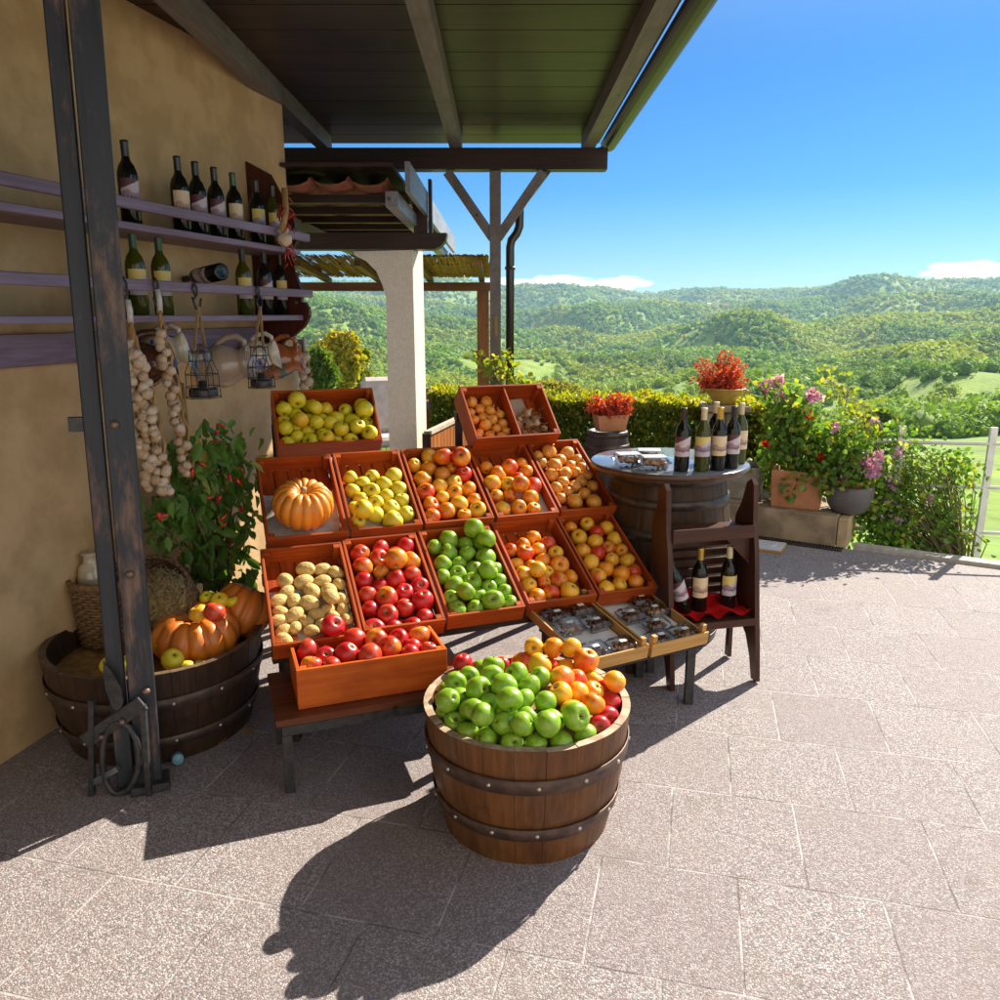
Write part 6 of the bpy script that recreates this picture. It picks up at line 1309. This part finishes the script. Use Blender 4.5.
# railing and creepers beyond the ledge
RA = np.array(LM @ Vector((.22, .42, 0))); RB = RA + np.array([2.6, -.35, 0]); rdir = (RB - RA) / np.linalg.norm(RB - RA)
rl = T(empty('white_railing'), 'white metal railing overgrown by creepers at the edge of the terrace', 'railing'); WM_ = M('white_metal_paint', (.72, .72, .70), (.6, .6, .58), rough=.4, scale=10, bump=.05)
for z in (.08, .42, .74):
    mb = MB(); mb.tube([RA - rdir * .25 + (0, 0, z), RB + (0, 0, z)], .013, 8); mb.build('rail', WM_, rl)
for i in range(5): q = RA + rdir * (.02 + i * .62); mb = MB(); mb.bar(tuple(q + (0, 0, -.4)), tuple(q + (0, 0, .86)), .05, .022, up=(0, 1, 0)); mb.build('post', WM_, rl)
def creeper(label, spots, flowers, yoff, m_, size, per, base):
    n_ = np.array([-rdir[1], rdir[0], 0.]); O_ = RA + n_ * yoff; o = T(empty('creeper', Matrix.Translation(Vector(tuple(base)))), label, 'creeper', 'creepers on the railing'); P = []; mb = MB(); b = np.array(base)
    for px, py in spots:
        q = np.array(PP(px, py, O_ + n_ * rng.uniform(-.10, .10), n_)); mid = b * .5 + q * .5 + rng.normal(size=3) * .08; mid[2] = max(mid[2], q[2] - .25); mb.tube([b - b, mid - b, q - b], [.006, .004, .002], 5); P.append(q - b + rng.normal(size=(per, 3)) * .05)
    mb.build('stems', M('creeper_stem', (.16, .13, .06), (.10, .08, .04)), o); fol('leaves', np.concatenate(P), size, m_, o, droop=.2, aspect=.75)
    for px, py, r_, k_ in flowers:
        q = np.array(PP(px, py, O_ - n_ * .08, n_)); fol('flower_head', q - b + np.clip(rng.normal(size=(k_, 3)), -1.7, 1.7) * r_, .030, PINK, o, droop=0, aspect=.8)
q = RA + rdir * .5
creeper('lime green creeper climbing high behind the grey pot', [(826, 377), (833, 383), (838, 388), (844, 393), (848, 402), (852, 412), (856, 408), (850, 422), (862, 418), (868, 425), (858, 432), (866, 440), (846, 432), (872, 416), (854, 445), (870, 450)], [], .05, LIME, .040, 16, RA + rdir * .15 + (0, 0, -.2))
creeper('dark green creeper with pink flowers filling the railing right of the ledge', grid(856, 905, 470, 556, 85) + grid(866, 930, 430, 500, 30) + grid(900, 975, 455, 600, 90) + grid(870, 905, 515, 558, 30), [(890, 484, .018, 40), (896, 480, .016, 30), (898, 520, .02, 40), (880, 516, .012, 16), (887, 500, .012, 16), (874, 420, .012, 16), (897, 452, .016, 30), (930, 500, .02, 40), (945, 540, .02, 40)], .0, GRL, .042, 22, RA + rdir * .6 + (0, 0, -.4))
# vine shoots at the foot of the forked post
vs = T(empty('vine_shoot', TR(px_ + .02, 6.2, 0)), 'fresh lime green vine shoots around the foot of the forked post', 'vine'); P = []; mb = MB()
for px, py in ((478, 355), (484, 360), (490, 362), (496, 366), (503, 362), (507, 354), (502, 372), (508, 374), (512, 380), (497, 378), (520, 381), (528, 382), (515, 372)):
    q = np.array(PY(px, py, 6.2 + rng.uniform(-.06, .06))) - (px_ + .02, 6.2, 0); P.append(q + rng.normal(size=(14, 3)) * .03); mb.tube([(0, 0, 0), q * (.3, .3, .8), q], [.006, .005, .002], 5)
mb.build('stems', M('green_stem', (.12, .15, .04)), vs); fol('leaves', np.concatenate(P), .05, LIME, vs, aspect=.8)
# trees that stand out in the valley, seen under the pergola
BARK = M('bark', (.12, .09, .06), (.07, .05, .035), rough=.9, scale=20)
def tree(px, ytop, Y, wpx, ybot, mat, label, group, n=5200, lsz=.3):
    top = PY(px, ytop, Y); bot = PY(px, ybot, Y); x = top[0]; g = float(ground(x, Y)); hh_ = top[2] - bot[2]; rw = wpx / FPX * depth(top) / 2; cz = (top[2] + bot[2]) / 2; o = T(empty('tree', (x, Y, g)), label, 'tree', group)
    mb = MB(); mb.tube([(0, 0, -.3), (.1, 0, (cz - g) * .5), (0, 0, cz - g)], [.22, .17, .08], 8)
    for i in range(7): a = i * .9; mb.tube([(0, 0, (cz - g) * (.45 + .07 * i)), (math.cos(a) * rw * .35, math.sin(a) * rw * .35, (cz - g) * .8 + .1 * i), (math.cos(a) * rw * .7, math.sin(a) * rw * .6, cz - g + hh_ * rng.uniform(-.1, .3))], [.09, .06, .02], 6)
    mb.build('trunk', BARK, o); p, dd_ = lumpy(n, (rw, rw * .9, hh_ / 2), (0, 0, cz - g), 14, .2, .42); link('crown', leaves_mesh('crown', p, lsz, mat, droop=.1, aspect=.8, out=dd_ * .6), o)
YEL = leafmat('autumn_yellow_leaf', (.42, .34, .025), (.32, .32, .03), (.5, .36, .04), .5); MID = leafmat('mid_green_leaf', (.07, .14, .02), (.14, .20, .03), None, .45)
tree(337, 333, 44, 44, 388, YEL, 'bright yellow tree in the valley seen left of the column', 'trees below the terrace')
tree(358, 348, 50, 34, 392, leafmat('yellow_green_leaf', (.26, .30, .03), (.18, .24, .03), None, .5), 'yellow green tree right of the bright yellow tree', 'trees below the terrace')
tree(317, 352, 36, 36, 400, MID, 'dark green tree left of the bright yellow tree', 'trees below the terrace')
tree(548, 382, 60, 60, 410, leafmat('pale_yellow_leaf', (.30, .28, .05), (.24, .24, .05), None, .5), 'pale yellow bushy tree just above the hedge', 'trees below the terrace')
tree(880, 410, 55, 26, 428, MID, 'round dark green tree in the meadow right of the pots', 'trees below the terrace')
# far houses of the villages
HWALL = M('far_house_wall', (.70, .66, .60), (.6, .56, .5), scale=.5, bump=0); HROOF = M('far_house_roof', (.40, .17, .10), (.32, .13, .08), scale=1, bump=0)
far_lab = ['tiny pale house, leftmost of the far village in the middle distance', 'tiny pale house, second from left in the far village', 'tiny pale house, third from left in the far village', 'tiny pale house, fourth from left in the far village', 'tiny pale house on the slope just under the skyline, middle', 'tiny pale house right of the middle under the skyline', 'tiny pale house far right under the skyline village', 'tiny pale house, lone one at the far right slope']
for (px, py, D), lb_ in zip(((590, 321, 1500), (597, 322, 1480), (604, 321, 1510), (610, 323, 1500), (708, 305, 1950), (716, 306, 1940), (726, 305, 1960), (800, 306, 1900)), far_lab):
    a = math.atan((px - 500) / 812); x, y = D * math.sin(a), D * math.cos(a); o = T(empty('far_house', TR(x, y, float(ground(x, y)), R(rng.uniform(-40, 40)))), lb_, 'house', 'far village houses'); w_, d_, h_ = rng.uniform(9, 14), 8, rng.uniform(7, 9)
    mb = MB(); mb.box((0, 0, h_ / 2), (w_, d_, h_)); mb.build('walls', HWALL, o); mb = MB(); mb.prism([(-d_ / 2 - .5, h_), (d_ / 2 + .5, h_), (0, h_ + 2.6)], (-w_ / 2 - .4, 0, .01), (0, 1, 0), (0, 0, 1), (1, 0, 0), w_ + .8); mb.build('roof', HROOF, o)
